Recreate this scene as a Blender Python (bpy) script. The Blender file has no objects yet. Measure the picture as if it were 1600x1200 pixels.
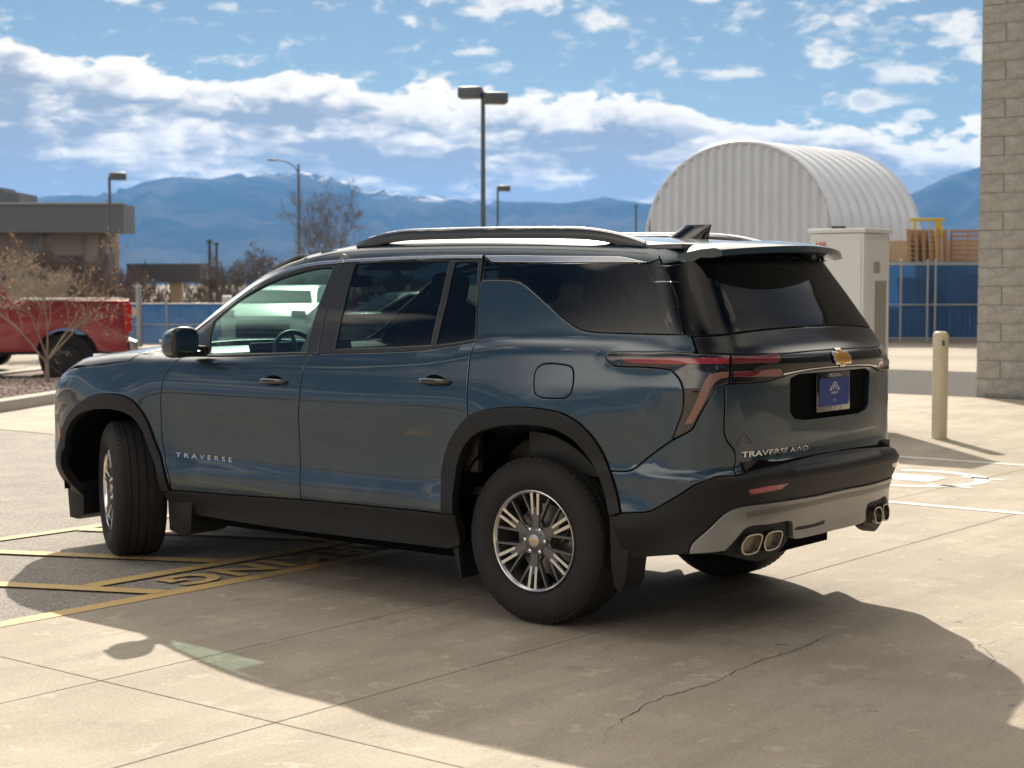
import bpy, bmesh, math, random
import numpy as np
from mathutils import Vector, Matrix, geometry, noise
R = math.radians
random.seed(7)
S = bpy.context.scene
COL = S.collection
# ---------------------------------------------------------------- camera
cam = bpy.data.objects.new('camera', bpy.data.cameras.new('camera')); COL.objects.link(cam)
cam.location = (-4.6659, 6.9169, 1.5823)
cam.rotation_euler = (R(90 - 3.467), 0, R(-51.327 - 90))
cam.data.sensor_width = 36.0; cam.data.lens = 57.87
cam.data.clip_start = .1; cam.data.clip_end = 60000
cam.data.dof.use_dof = True; cam.data.dof.focus_distance = 7.6; cam.data.dof.aperture_fstop = 4.2
S.camera = cam
# ---------------------------------------------------------------- sun, sky, exposure
SUN_EL, SUN_AZ = 33.9, -46.8            # elevation; azimuth measured from +x towards +y
sun = bpy.data.objects.new('sun', bpy.data.lights.new('sun', 'SUN')); COL.objects.link(sun)
sd = Vector((math.cos(R(SUN_EL)) * math.cos(R(SUN_AZ)), math.cos(R(SUN_EL)) * math.sin(R(SUN_AZ)), math.sin(R(SUN_EL))))
sun.rotation_euler = sd.to_track_quat('Z', 'Y').to_euler()
sun.data.energy = 4.4; sun.data.angle = R(.55); sun.data.color = (1.0, .91, .77)
W = bpy.data.worlds.new('World'); S.world = W; W.use_nodes = True
S.view_settings.view_transform = 'Standard'; S.view_settings.look = 'None'
S.view_settings.exposure = 0.52; S.view_settings.gamma = 1.0; S.view_settings.use_curve_mapping = False
S.cycles.use_denoising = True
S.cycles.max_bounces = 10; S.cycles.diffuse_bounces = 3; S.cycles.glossy_bounces = 4
S.cycles.transmission_bounces = 6; S.cycles.transparent_max_bounces = 16; S.cycles.volume_bounces = 0
S.cycles.sample_clamp_indirect = 4.0

class NT:
    """small helper for writing node trees"""
    def __init__(s, nt): s.nt = nt; nt.nodes.clear()
    def n(s, typ, **kw):
        nd = s.nt.nodes.new(typ)
        for k, v in kw.items():
            if k[0] == '_': setattr(nd, k[1:], v)
            else:
                key = int(k[1:]) if k[0] == 'i' and k[1:].isdigit() else k.replace('__', ' ')
                if isinstance(v, bpy.types.NodeSocket): s.nt.links.new(v, nd.inputs[key])
                else: nd.inputs[key].default_value = v
        return nd
    def link(s, a, b): s.nt.links.new(a, b)
    def math(s, op, a, b=0., c=0.):
        nd = s.nt.nodes.new('ShaderNodeMath'); nd.operation = op
        for i, v in enumerate((a, b, c)):
            if isinstance(v, bpy.types.NodeSocket): s.nt.links.new(v, nd.inputs[i])
            else: nd.inputs[i].default_value = v
        return nd.outputs[0]
    def mix(s, f, a, b, blend='MIX'):
        nd = s.nt.nodes.new('ShaderNodeMix'); nd.data_type = 'RGBA'; nd.blend_type = blend
        for k, v in ((0, f), (6, a), (7, b)):
            if isinstance(v, bpy.types.NodeSocket): s.nt.links.new(v, nd.inputs[k])
            else: nd.inputs[k].default_value = (v if k == 0 else (tuple(v) + (1,))[:4])
        return nd.outputs[2]
    def ramp(s, f, stops, interp='LINEAR'):
        nd = s.nt.nodes.new('ShaderNodeValToRGB'); nd.color_ramp.interpolation = interp
        e = nd.color_ramp.elements
        while len(e) < len(stops): e.new(.5)
        for el, (p, c) in zip(e, stops):
            el.position = p; el.color = (c, c, c, 1) if isinstance(c, (int, float)) else tuple(c) + (1,)
        s.link(f, nd.inputs[0]); return nd.outputs[0]
    def sstep(s, x, a, b):
        nd = s.nt.nodes.new('ShaderNodeMapRange'); nd.interpolation_type = 'SMOOTHSTEP'
        s.link(x, nd.inputs[0]); nd.inputs[1].default_value = a; nd.inputs[2].default_value = b
        return nd.outputs[0]
    def noise(s, vec, scale, detail=4., rough=.55, dist=0., dim='3D', w=0.):
        nd = s.nt.nodes.new('ShaderNodeTexNoise'); nd.noise_dimensions = dim
        if vec is not None: s.link(vec, nd.inputs['Vector'])
        nd.inputs['Scale'].default_value = scale; nd.inputs['Detail'].default_value = detail
        nd.inputs['Roughness'].default_value = rough; nd.inputs['Distortion'].default_value = dist
        return nd

# the sky: Nishita air plus banks of backlit cumulus, laid out by direction (azimuth, elevation) all the way round
def build_sky():
    t = NT(W.node_tree)
    sky = t.n('ShaderNodeTexSky', _sky_type='NISHITA', _sun_disc=False, _sun_elevation=R(SUN_EL), _sun_rotation=R(90 - SUN_AZ),
              _altitude=900, _air_density=1.0, _dust_density=.25, _ozone_density=2.2)
    tc = t.n('ShaderNodeTexCoord').outputs['Generated']
    sp = t.n('ShaderNodeSeparateXYZ', Vector=tc)
    x, y, z = sp.outputs
    az = t.math('ARCTAN2', y, x)                                   # radians
    hyp = t.math('SQRT', t.math('ADD', t.math('MULTIPLY', x, x), t.math('MULTIPLY', y, y)))
    el = t.math('MULTIPLY', t.math('ARCTAN2', z, hyp), 180 / math.pi)   # degrees
    a = t.math('MULTIPLY', t.math('ADD', az, R(51.33)), -180 / math.pi)   # degrees right of the view axis
    cv = t.n('ShaderNodeCombineXYZ', X=a, Y=t.math('MULTIPLY', el, 1.9), Z=0.).outputs[0]
    # warp for billows
    wn = t.noise(cv, .30, 3, .55)
    wv = t.n('ShaderNodeVectorMath', _operation='MULTIPLY_ADD', i0=wn.outputs['Color'], i1=(2.6, 1.5, 0), i2=cv).outputs[0]
    n1 = t.noise(wv, .26, 7, .54).outputs[0]
    sv = t.n('ShaderNodeVectorMath', _operation='MULTIPLY', i0=wv, i1=(.42, 1.0, 1.0)).outputs[0]
    n2 = t.noise(sv, .36, 4, .50).outputs[0]
    n3 = t.noise(wv, .95, 5, .55).outputs[0]
    nm = t.noise(t.n('ShaderNodeVectorMath', _operation='MULTIPLY', i0=wv, i1=(.85, 1.0, 1.0)).outputs[0], .95, 6, .6).outputs[0]
    slope = t.math('MULTIPLY', t.math('SINE', t.math('MULTIPLY', t.math('ADD', az, R(51.33)), 2.0)), 2.5)
    wav = t.math('MULTIPLY', t.math('SUBTRACT', t.noise(cv, .11, 2, .5).outputs[0], .5), 2.4)
    top = t.math('ADD', t.math('ADD', 6.6, slope), wav)
    below = t.math('SUBTRACT', top, el)                           # degrees under the edge
    bank = t.math('ADD', t.math('ADD', t.math('MULTIPLY', t.math('SUBTRACT', n1, .5), 3.0), t.math('MULTIPLY', t.math('SUBTRACT', nm, .5), 1.8)), below)
    dens_a = t.sstep(bank, -.05, .28)
    thin = t.math('MULTIPLY', t.sstep(bank, 1.6, 3.2), t.sstep(n3, .56, .40))
    dens_a = t.math('MULTIPLY', dens_a, t.math('SUBTRACT', 1.0, t.math('MULTIPLY', thin, .0)))
    # scattered small clouds higher up
    blobs = None
    def blob(ad, ed, ra, re, amp=1.0):
        nonlocal blobs
        dx = t.math('DIVIDE', t.math('SUBTRACT', a, ad), ra); dy = t.math('DIVIDE', t.math('SUBTRACT', el, ed), re)
        d = t.math('SUBTRACT', 1.0, t.math('SQRT', t.math('ADD', t.math('MULTIPLY', dx, dx), t.math('MULTIPLY', dy, dy))))
        d = t.math('MULTIPLY', d, amp)
        blobs = d if blobs is None else t.math('MAXIMUM', blobs, d)
    for px, py, rx, ry in ((800, 8, 175, 30), (930, 38, 60, 22), (205, 10, 30, 16), (1290, 104, 44, 24), (1145, 122, 78, 20), (1345, 164, 66, 22),
                           (1430, 190, 36, 12), (1440, 128, 84, 22), (1420, 5, 120, 20), (1480, 60, 70, 34), (1515, 100, 40, 30), (640, 42, 30, 12),
                           (1100, 4, 40, 14), (40, 110, 60, 34), (520, 175, 60, 30), (740, 85, 46, 12), (-60, 40, 50, 30), (1780, 60, 120, 60), (1900, 160, 90, 40)):
        blob(math.degrees(math.atan((px - 800) / 2570)), math.degrees(math.atan((444 - py) / 2570)), rx / 44.9, ry / 44.9)
    far = t.math('MULTIPLY', t.sstep(el, 11.5, 18.), t.math('SUBTRACT', t.noise(tc, 1.15, 1, .4).outputs[0], t.math('ADD', .392, t.math('MULTIPLY', t.sstep(y, -.05, .55), .12))))   # unseen clouds overhead, added to fill the shade; thinner towards +y
    behind = t.math('MULTIPLY', t.sstep(t.math('ABSOLUTE', a), 22., 40.), t.math('SUBTRACT', t.noise(cv, .075, 2, .5).outputs[0], .58))
    extra = t.math('MAXIMUM', t.math('ADD', t.math('MULTIPLY', far, 2.6), t.math('MULTIPLY', t.sstep(el, 12., 20.), .22)), t.math('MULTIPLY', behind, 5.0))
    bb = t.math('MAXIMUM', blobs, extra)
    nf = t.sstep(el, 22., 12.)
    bsh = t.math('ADD', bb, t.math('MULTIPLY', t.math('MULTIPLY', t.math('SUBTRACT', n1, .5), 1.9), nf))
    bsh = t.math('ADD', bsh, t.math('MULTIPLY', t.math('MULTIPLY', t.math('SUBTRACT', nm, .5), 2.6), nf))
    dens_b = t.math('MULTIPLY', t.sstep(bsh, .08, .80), .95)
    dens = t.math('MAXIMUM', dens_a, dens_b)
    # backlit shading: bright crests and ragged streaks over broad blue-grey undersides
    rag = t.math('ADD', n2, t.math('MULTIPLY', t.math('SUBTRACT', nm, .5), .36))
    rim = t.sstep(bank, .7, 1.4)
    heart = t.math('MULTIPLY', rim, t.sstep(rag, .62, .46))
    shade = t.math('MULTIPLY', t.sstep(bank, .2, 1.2), t.math('MULTIPLY', t.sstep(n3, .64, .34), .75))   # softer grey modelling of the billows
    ccol = t.mix(shade, (.95, .84, .66), (.42, .41, .41))
    ccol = t.mix(heart, ccol, (.255, .262, .270))
    bshade = t.math('MULTIPLY', t.sstep(bsh, .65, 1.3), .55)
    bcol = t.mix(bshade, (.78, .72, .61), (.36, .37, .41))
    over = t.sstep(el, 14., 24.)                                  # clouds overhead, out of view, are brightened to fill the shade below
    bcol = t.mix(over, bcol, (1.85, 1.66, 1.40))
    ccol = t.mix(t.sstep(t.math('SUBTRACT', dens_b, dens_a), -.1, .1), ccol, bcol)
    skyc = t.mix(1.0, sky.outputs[0], (.039, .040, .037), 'MULTIPLY')
    # pale lift near the horizon belongs to the Nishita air itself
    out = t.mix(dens, skyc, ccol)
    bg = t.n('ShaderNodeBackground', Color=out, Strength=1.0)
    t.n('ShaderNodeOutputWorld', Surface=bg.outputs[0])
build_sky()

# ---------------------------------------------------------------- materials
def new_mat(name):
    m = bpy.data.materials.new(name); m.use_nodes = True
    return m, NT(m.node_tree)
def pbr(name, col, rough=.5, metal=0., coat=0., spec=.5, coat_rough=.03, bump=None, var=None, **kw):
    """plain principled material; var = (scale, amount) mottles the colour, bump = (scale, strength, distance)"""
    m, t = new_mat(name)
    c = tuple(col) + (1,)
    tc = t.n('ShaderNodeTexCoord').outputs['Object']
    base = c
    if var:
        n = t.noise(tc, var[0], 5, .6).outputs[0]
        f = t.math('MULTIPLY', t.math('SUBTRACT', n, .5), 2 * var[1])
        k = t.math('ADD', 1.0, f)
        cc = t.n('ShaderNodeCombineXYZ', X=k, Y=k, Z=k).outputs[0]
        base = t.mix(1.0, col, cc, 'MULTIPLY')
    b = t.n('ShaderNodeBsdfPrincipled', Base__Color=base, Roughness=rough, Metallic=metal, Coat__Weight=coat, Coat__Roughness=coat_rough)
    b.inputs['Specular IOR Level'].default_value = spec
    for k, v in kw.items(): b.inputs[k.replace('__', ' ')].default_value = v
    if bump:
        n = t.noise(tc, bump[0], 4, .6).outputs[0]
        t.link(t.n('ShaderNodeBump', Height=n, Strength=bump[1], Distance=bump[2]).outputs[0], b.inputs['Normal'])
    t.n('ShaderNodeOutputMaterial', Surface=b.outputs[0])
    return m
def glass_mat(name, tint, refl=1.0, rough=.0, base=.04, edge=.85):
    """thin glass: lets tinted light straight through, mirrors by Fresnel"""
    m, t = new_mat(name)
    tr = t.n('ShaderNodeBsdfTransparent', Color=tuple(tint) + (1,))
    gl = t.n('ShaderNodeBsdfGlossy', Color=(refl, refl, refl, 1), Roughness=rough)
    fr = t.n('ShaderNodeLayerWeight', Blend=.5).outputs['Facing']
    f = t.math('ADD', t.math('MULTIPLY', t.math('POWER', fr, 4.5), edge), base)
    mx = t.n('ShaderNodeMixShader', i0=f, i1=tr.outputs[0], i2=gl.outputs[0])
    t.n('ShaderNodeOutputMaterial', Surface=mx.outputs[0])
    return m
M = {}
# ---------------------------------------------------------------- objects
def link(name, me, mat=None, parent=None, **props):
    o = bpy.data.objects.new(name, me); COL.objects.link(o)
    if mat is not None and me is not None and hasattr(me, 'materials') and len(me.materials) == 0: me.materials.append(mat)
    if parent is not None: o.parent = parent
    for k, v in props.items(): o[k] = v
    return o
def thing(name, label, cat, loc=(0, 0, 0), rz=0., group=None):
    o = bpy.data.objects.new(name, None); COL.objects.link(o); o.empty_display_size = .2
    o.location = loc; o.rotation_euler = (0, 0, rz); o['label'] = label; o['category'] = cat
    if group: o['group'] = group
    return o
def tag(o, label, cat, group=None):
    o['label'] = label; o['category'] = cat
    if group: o['group'] = group
    return o
def me_from(verts, faces, smooth=False, normals=None):
    me = bpy.data.meshes.new('m'); me.from_pydata([tuple(map(float, v)) for v in verts], [], [tuple(int(i) for i in f) for f in faces])
    if smooth or normals is not None:
        me.polygons.foreach_set('use_smooth', [True] * len(me.polygons))
    me.update()
    if normals is not None: me.normals_split_custom_set_from_vertices([tuple(map(float, n)) for n in normals])
    return me
class MB:
    """collects simple solids into one mesh"""
    def __init__(s): s.v = []; s.f = []
    def add(s, vs, fs):
        k = len(s.v); s.v += [tuple(v) for v in vs]; s.f += [tuple(i + k for i in f) for f in fs]; return s
    def box(s, c, d, rz=0., ry=0., rx=0., bev=0.):
        cx, cy, cz = c; x, y, z = d[0] / 2, d[1] / 2, d[2] / 2
        m = Matrix.Rotation(rz, 3, 'Z') @ Matrix.Rotation(ry, 3, 'Y') @ Matrix.Rotation(rx, 3, 'X')
        if bev <= 0:
            vs = [(i, j, k) for i in (-x, x) for j in (-y, y) for k in (-z, z)]
            fs = [(0, 1, 3, 2), (4, 6, 7, 5), (0, 4, 5, 1), (2, 3, 7, 6), (0, 2, 6, 4), (1, 5, 7, 3)]
        else:
            bm = bmesh.new(); bmesh.ops.create_cube(bm, size=1)
            for v in bm.verts: v.co = Vector((v.co.x * 2 * x, v.co.y * 2 * y, v.co.z * 2 * z))
            bmesh.ops.bevel(bm, geom=bm.edges[:], offset=bev, segments=2, profile=.5, affect='EDGES')
            bm.verts.index_update()
            vs = [tuple(v.co) for v in bm.verts]; fs = [tuple(v.index for v in f.verts) for f in bm.faces]; bm.free()
        return s.add([tuple(m @ Vector(v) + Vector(c)) for v in vs], fs)
    def tube(s, a, b, r0, r1=None, n=10, caps=True):
        r1 = r0 if r1 is None else r1
        a, b = Vector(a), Vector(b); d = (b - a).normalized()
        u = d.orthogonal().normalized(); w = d.cross(u)
        vs = []
        for c, r in ((a, r0), (b, r1)):
            for i in range(n):
                t = 2 * math.pi * i / n; vs.append(c + (u * math.cos(t) + w * math.sin(t)) * r)
        fs = [(i, (i + 1) % n, n + (i + 1) % n, n + i) for i in range(n)]
        if caps: fs += [tuple(range(n - 1, -1, -1)), tuple(range(n, 2 * n))]
        return s.add(vs, fs)
    def path(s, pts, r, n=8):
        """tube along a polyline; r a number or one per point"""
        pts = [Vector(p) for p in pts]; rr = r if isinstance(r, (list, tuple)) else [r] * len(pts)
        u = None; vs = []
        for i, p in enumerate(pts):
            d = (pts[min(i + 1, len(pts) - 1)] - pts[max(i - 1, 0)]).normalized()
            u = d.orthogonal().normalized() if u is None else (u - d * u.dot(d)).normalized()
            w = d.cross(u)
            vs += [p + (u * math.cos(2 * math.pi * k / n) + w * math.sin(2 * math.pi * k / n)) * rr[i] for k in range(n)]
        fs = [(i * n + k, i * n + (k + 1) % n, (i + 1) * n + (k + 1) % n, (i + 1) * n + k) for i in range(len(pts) - 1) for k in range(n)]
        fs += [tuple(range(n - 1, -1, -1)), tuple(range((len(pts) - 1) * n, len(pts) * n))]
        return s.add(vs, fs)
    def prism(s, poly, a, b, axis='y'):
        """extrude a 2D outline: axis y -> outline is (x, z); axis x -> (y, z); axis z -> (x, y)"""
        n = len(poly)
        def P(p, t): return {'y': (p[0], t, p[1]), 'x': (t, p[0], p[1]), 'z': (p[0], p[1], t)}[axis]
        vs = [P(p, a) for p in poly] + [P(p, b) for p in poly]
        fs = [(i, (i + 1) % n, n + (i + 1) % n, n + i) for i in range(n)] + [tuple(range(n - 1, -1, -1)), tuple(range(n, 2 * n))]
        return s.add(vs, fs)
    def lathe(s, prof, n=48, axis='y', c=(0, 0, 0), arc=(0, 2 * math.pi)):
        """profile of (radius, position along the axis)"""
        full = abs(arc[1] - arc[0] - 2 * math.pi) < 1e-6; m = n if full else n + 1
        vs = []
        for i in range(m):
            t = arc[0] + (arc[1] - arc[0]) * i / n
            for r, h in prof:
                q = {'y': (r * math.cos(t), h, r * math.sin(t)), 'z': (r * math.cos(t), r * math.sin(t), h), 'x': (h, r * math.cos(t), r * math.sin(t))}[axis]
                vs.append((q[0] + c[0], q[1] + c[1], q[2] + c[2]))
        k = len(prof)
        fs = [(i * k + j, i * k + j + 1, ((i + 1) % m) * k + j + 1, ((i + 1) % m) * k + j) for i in range(n) for j in range(k - 1)]
        return s.add(vs, fs)
    def obj(s, name, mat, parent=None, smooth=None, bevel=0., **props):
        me = bpy.data.meshes.new(name); me.from_pydata(s.v, [], s.f); me.materials.append(mat)
        bm = bmesh.new(); bm.from_mesh(me); bmesh.ops.delete(bm, geom=[v for v in bm.verts if not v.link_faces], context='VERTS'); bmesh.ops.recalc_face_normals(bm, faces=bm.faces[:])
        if bevel > 0:
            bmesh.ops.bevel(bm, geom=[e for e in bm.edges if e.is_manifold and e.calc_face_angle(0) > .6], offset=bevel, segments=2, profile=.6, affect='EDGES', clamp_overlap=True)
        if smooth is not None:
            for f in bm.faces: f.smooth = True
            for e in bm.edges:
                if not e.is_manifold or e.calc_face_angle(0) > R(smooth): e.smooth = False
        bm.to_mesh(me); bm.free()
        return link(name, me, None, parent, **props)
def copy_tree(o, parent=None):
    c = o.copy(); COL.objects.link(c)
    if parent is not None: c.parent = parent
    for ch in list(o.children): copy_tree(ch, c)
    return c
def text_geo(txt, size, depth=0., space=1.0, bold=0.):
    """text as (verts, faces) in the xy plane, centred; built with the bundled font"""
    cu = bpy.data.curves.new('t', 'FONT'); cu.body = txt; cu.size = size; cu.extrude = depth; cu.align_x = 'CENTER'; cu.align_y = 'CENTER'
    cu.space_character = space; cu.resolution_u = 3; cu.offset = bold
    o = bpy.data.objects.new('t', cu); COL.objects.link(o)
    dg = bpy.context.evaluated_depsgraph_get(); me = bpy.data.meshes.new_from_object(o.evaluated_get(dg))
    v = [tuple(x.co) for x in me.vertices]; f = [tuple(p.vertices) for p in me.polygons]
    bpy.data.objects.remove(o); bpy.data.meshes.remove(me)
    return v, f
# ---------------------------------------------------------------- site axes: d metres away along the street, s metres across it
O_ = Vector((-4.666, 6.917)); FD = Vector((.6249, -.7807)); RD = Vector((-.7807, -.6249)); SITE_RZ = math.atan2(RD.y, RD.x)
def site(d, s, z=0.): p = O_ + FD * d + RD * s; return Vector((p.x, p.y, z))
def V2(p, z=0.): return (p[0], p[1], z)
# ---------------------------------------------------------------- ground
def ground_mat(name, a, b, sc, rough=.85, speck=None, speck_amt=0., bump=(80, .3, .004), stain=None, streak=False, dark=None):
    m, t = new_mat(name); tc = t.n('ShaderNodeTexCoord').outputs['Object']
    n1 = t.noise(tc, sc, 6, .62).outputs[0]
    c = t.mix(t.sstep(n1, .32, .68), a, b)
    if streak:      # broomed and traffic-worn: long faint streaks along y
        sv = t.n('ShaderNodeVectorMath', _operation='MULTIPLY', i0=tc, i1=(3.5, .55, 1)).outputs[0]
        n4 = t.noise(sv, 1.1, 6, .68).outputs[0]
        c = t.mix(t.math('MULTIPLY', t.sstep(n4, .40, .72), .60), c, tuple(x * .72 for x in a))
        n5 = t.noise(tc, 5.5, 5, .7).outputs[0]
        c = t.mix(t.math('MULTIPLY', t.sstep(n5, .575, .64), .60), c, tuple(min(1, x * 1.24) for x in b))   # pale scuffs
        n6 = t.noise(tc, .28, 3, .5).outputs[0]
        c = t.mix(t.math('MULTIPLY', t.sstep(n6, .45, .62), .45), c, tuple(x * .72 for x in a))
        n9 = t.noise(tc, 2.4, 7, .72).outputs[0]
        c = t.mix(t.math('MULTIPLY', t.sstep(n9, .56, .66), .45), c, tuple(x * .66 for x in a))          # old damp stains
        n7 = t.noise(tc, 7.5, 2, .4).outputs[0]
        c = t.mix(t.math('MULTIPLY', t.sstep(n7, .735, .77), .6), c, (.10, .09, .08))                 # oil drips
    if stain:
        n3 = t.noise(tc, stain[0], 5, .6).outputs[0]; c = t.mix(t.math('MULTIPLY', t.sstep(n3, .52, .75), stain[1]), c, stain[2])
    if speck:
        n2 = t.noise(tc, speck[0], 2, .5).outputs[0]
        c = t.mix(t.math('MULTIPLY', t.sstep(n2, .52, .66), speck_amt), c, speck[1])
        c = t.mix(t.math('MULTIPLY', t.sstep(n2, .47, .34), speck_amt), c, tuple(x * .45 for x in a))
    b_ = t.n('ShaderNodeBsdfPrincipled', Base__Color=c, Roughness=rough); b_.inputs['Specular IOR Level'].default_value = .35
    n8 = t.noise(tc, bump[0], 5, .65).outputs[0]
    t.link(t.n('ShaderNodeBump', Height=n8, Strength=bump[1], Distance=bump[2]).outputs[0], b_.inputs['Normal'])
    t.n('ShaderNodeOutputMaterial', Surface=b_.outputs[0]); return m
M['concrete'] = ground_mat('concrete_slab', (.36, .305, .235), (.455, .395, .315), 1.3, speck=(70, (.55, .50, .42)), speck_amt=.22, streak=True, rough=.78)
M['asphalt'] = ground_mat('worn_asphalt', (.26, .235, .205), (.33, .30, .26), 2.2, speck=(95, (.56, .51, .44)), speck_amt=.60, bump=(140, .6, .006), stain=(.5, .35, (.12, .105, .09)))
M['lot'] = ground_mat('far_lot', (.30, .26, .205), (.40, .35, .28), .35, speck=(20, (.48, .42, .35)), speck_amt=.2)
M['field'] = ground_mat('dry_field', (.16, .13, .085), (.26, .21, .14), .05, speck=(2, (.10, .09, .06)), speck_amt=.4)
M['joint'] = pbr('joint_dirt', (.035, .030, .024), .95)
M['kerb'] = pbr('kerb_concrete', (.42, .38, .32), .8, var=(3, .12), bump=(60, .3, .004))
def worn_paint(name, col, under, wear=.5):
    m, t = new_mat(name); tc = t.n('ShaderNodeTexCoord').outputs['Object']
    n = t.noise(tc, 26., 6, .7).outputs[0]; n2 = t.noise(tc, 2.2, 3, .6).outputs[0]
    f = t.sstep(t.math('ADD', n, t.math('MULTIPLY', t.math('SUBTRACT', n2, .5), .5)), wear, wear + .12)
    k = t.noise(tc, 7, 4, .6).outputs[0]
    c = t.mix(t.math('MULTIPLY', k, .5), col, tuple(x * .72 for x in col))
    c = t.mix(f, c, under)
    b_ = t.n('ShaderNodeBsdfPrincipled', Base__Color=c, Roughness=.7)
    t.link(t.n('ShaderNodeBump', Height=t.noise(tc, 120, 3, .6).outputs[0], Strength=.3, Distance=.003).outputs[0], b_.inputs['Normal'])
    t.n('ShaderNodeOutputMaterial', Surface=b_.outputs[0]); return m
M['yellow'] = worn_paint('worn_yellow_paint', (.68, .47, .19), (.30, .27, .22), .555)
M['white_line'] = worn_paint('worn_white_paint', (.74, .72, .68), (.42, .37, .30), .58)
def sheet(name, poly, z, mat, kind='structure', parent=None, skirt=0.):
    mb = MB(); n = len(poly)
    if skirt: mb.prism(poly, z - skirt, z, 'z')
    else: mb.add([(p[0], p[1], z) for p in poly], [tuple(range(n))])
    o = mb.obj(name, mat, parent)
    if o.data.polygons[0].normal.z < 0 and not skirt: o.data.flip_normals()
    if kind: o['kind'] = kind
    return o
RG = 9620.
sheet('ground', [(RG * math.cos(2 * math.pi * i / 64), RG * math.sin(2 * math.pi * i / 64)) for i in range(64)], -.075, M['field'])
sheet('parking_lot', [V2(site(-30, -80)), V2(site(-30, 80)), V2(site(62, 80)), V2(site(62, -80))], -.050, M['lot'])
sheet('slab_bed', [(-26, 26), (22, 26), (22, -22), (-26, -22)], -.030, M['joint'])
sheet('asphalt', [(1.885, 26), (13.0, 26), (13.0, -3.6), (1.885, -3.6)], -.006, M['asphalt'], skirt=.02)
slabs = bpy.data.objects.new('pavement', None); COL.objects.link(slabs); slabs['kind'] = 'structure'
def slab(x0, x1, y0, y1):
    g = .006; mb = MB(); mb.box(((x0 + x1) / 2, (y0 + y1) / 2, -.0125), (x1 - x0 - g, y1 - y0 - g, .025), bev=.003)
    mb.obj('slab', M['concrete'], slabs)
for xa, xb in ((-.33, .68), (.68, 1.88)):
    slab(xa, xb, 2.87, 8.6); slab(xa, xb, -8.7, 2.87)
for xa, xb in ((-5.3, -.33),): slab(xa, xb, 2.87, 8.6); slab(xa, xb, -8.7, 2.87)
for xa, xb in ((-26, -16), (-16, -5.3)): slab(xa, xb, 2.87, 8.6); slab(xa, xb, -8.7, 2.87); slab(xa, xb, 8.6, 20)
for xa, xb in ((-5.3, -.33), (-.33, 1.88)): slab(xa, xb, 8.6, 20)
slab(1.88, 6.4, -8.7, -3.6); slab(6.4, 13, -8.7, -3.6)
for xa in (-20, -15, -10, -5, 0, 5): slab(xa, xa + 5, -15.1, -8.7)
# cracks in the slabs
def crack(pts, w=.006):
    rnd = random.Random(5); P = []
    for a, b in zip(pts[:-1], pts[1:]):
        n = max(2, int(math.dist(a, b) / .035))
        for k in range(n): t = k / n; P.append((a[0] + (b[0] - a[0]) * t + rnd.uniform(-.010, .010), a[1] + (b[1] - a[1]) * t + rnd.uniform(-.010, .010)))
    P.append(pts[-1]); vs = []; 
    for i, p in enumerate(P):
        d = Vector(P[min(i + 1, len(P) - 1)]) - Vector(P[max(i - 1, 0)]); n_ = Vector((-d.y, d.x)).normalized() * w * rnd.uniform(.25, 1.) * .5 * min(1, i / 6 + .2, (len(P) - 1 - i) / 6 + .2)
        vs += [(p[0] + n_.x, p[1] + n_.y, .0015), (p[0] - n_.x, p[1] - n_.y, .0015)]
    mb = MB(); mb.add(vs, [(2 * i, 2 * i + 1, 2 * i + 3, 2 * i + 2) for i in range(len(P) - 1)]); mb.obj('crack', M['joint'], slabs)
crack([(-1.33, 2.19), (-1.24, 1.85), (-1.22, 1.70), (-1.25, 1.45), (-1.24, 1.28), (-1.20, .96), (-1.22, .6), (-1.18, .24)], .0055)
crack([(-1.33, 2.19), (-1.42, 2.35)], .004); crack([(-1.24, 1.85), (-1.36, 1.9), (-1.44, 2.0)], .0035); crack([(-1.22, 1.70), (-1.30, 1.62)], .0035)
crack([(-2.05, .55), (-1.95, .25), (-1.80, .05), (-1.85, -.15)], .004)
# painted lines: yellow hatch on the asphalt, white stall lines on the concrete
def stripe(a, b, w, z, mat, name):
    a, b = Vector(a[:2]), Vector(b[:2]); n_ = (b - a).normalized(); n_ = Vector((-n_.y, n_.x)) * w / 2
    return sheet(name, [(a + n_)[:], (b + n_)[:], (b - n_)[:], (a - n_)[:]], z, mat)
ZL = .002
stripe((1.935, 2.72), (1.935, -3.55), .115, ZL, M['yellow'], 'yellow_line')
stripe((2.42, 1.62), (2.42, -3.5), .11, ZL + .001, M['yellow'], 'yellow_line')
stripe((4.16, 2.5), (4.16, -3.5), .10, ZL, M['yellow'], 'yellow_line')
for k in range(-5, 5):
    f_ = lambda x: 1.88 + .46 * (x - 2.82) - 1.035 * k
    x0 = 1.98 if k <= 0 else 2.465
    x1 = 4.11 if k >= 0 else 2.6
    a, b = (x0, f_(x0)), (x1, f_(x1))
    if b[1] < -3.3 or a[1] < -3.5 or a[1] > 2.75: continue
    stripe(a, b, .115, ZL + .002 + .0007 * (k % 2), M['yellow'], 'hatch_line')
vt, ft = text_geo('NO PARKING', .42, 0, 1.12, .014)
wt = max(p[0] for p in vt) - min(p[0] for p in vt)
mb = MB(); mb.add([(2.175 - y * .92, -.18 + (x / wt) * 2.95, ZL + .0015) for x, y, _ in vt], ft)
lt_ = mb.obj('painted_lettering', M['yellow']); lt_['kind'] = 'structure'
if lt_.data.polygons[0].normal.z < 0: lt_.data.flip_normals()
stripe((14, -7.07), (-9, -7.07), .10, .003, M['white_line'], 'white_line'); stripe((6, -4.10), (-9, -4.10), .10, .003, M['white_line'], 'white_line')
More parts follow.
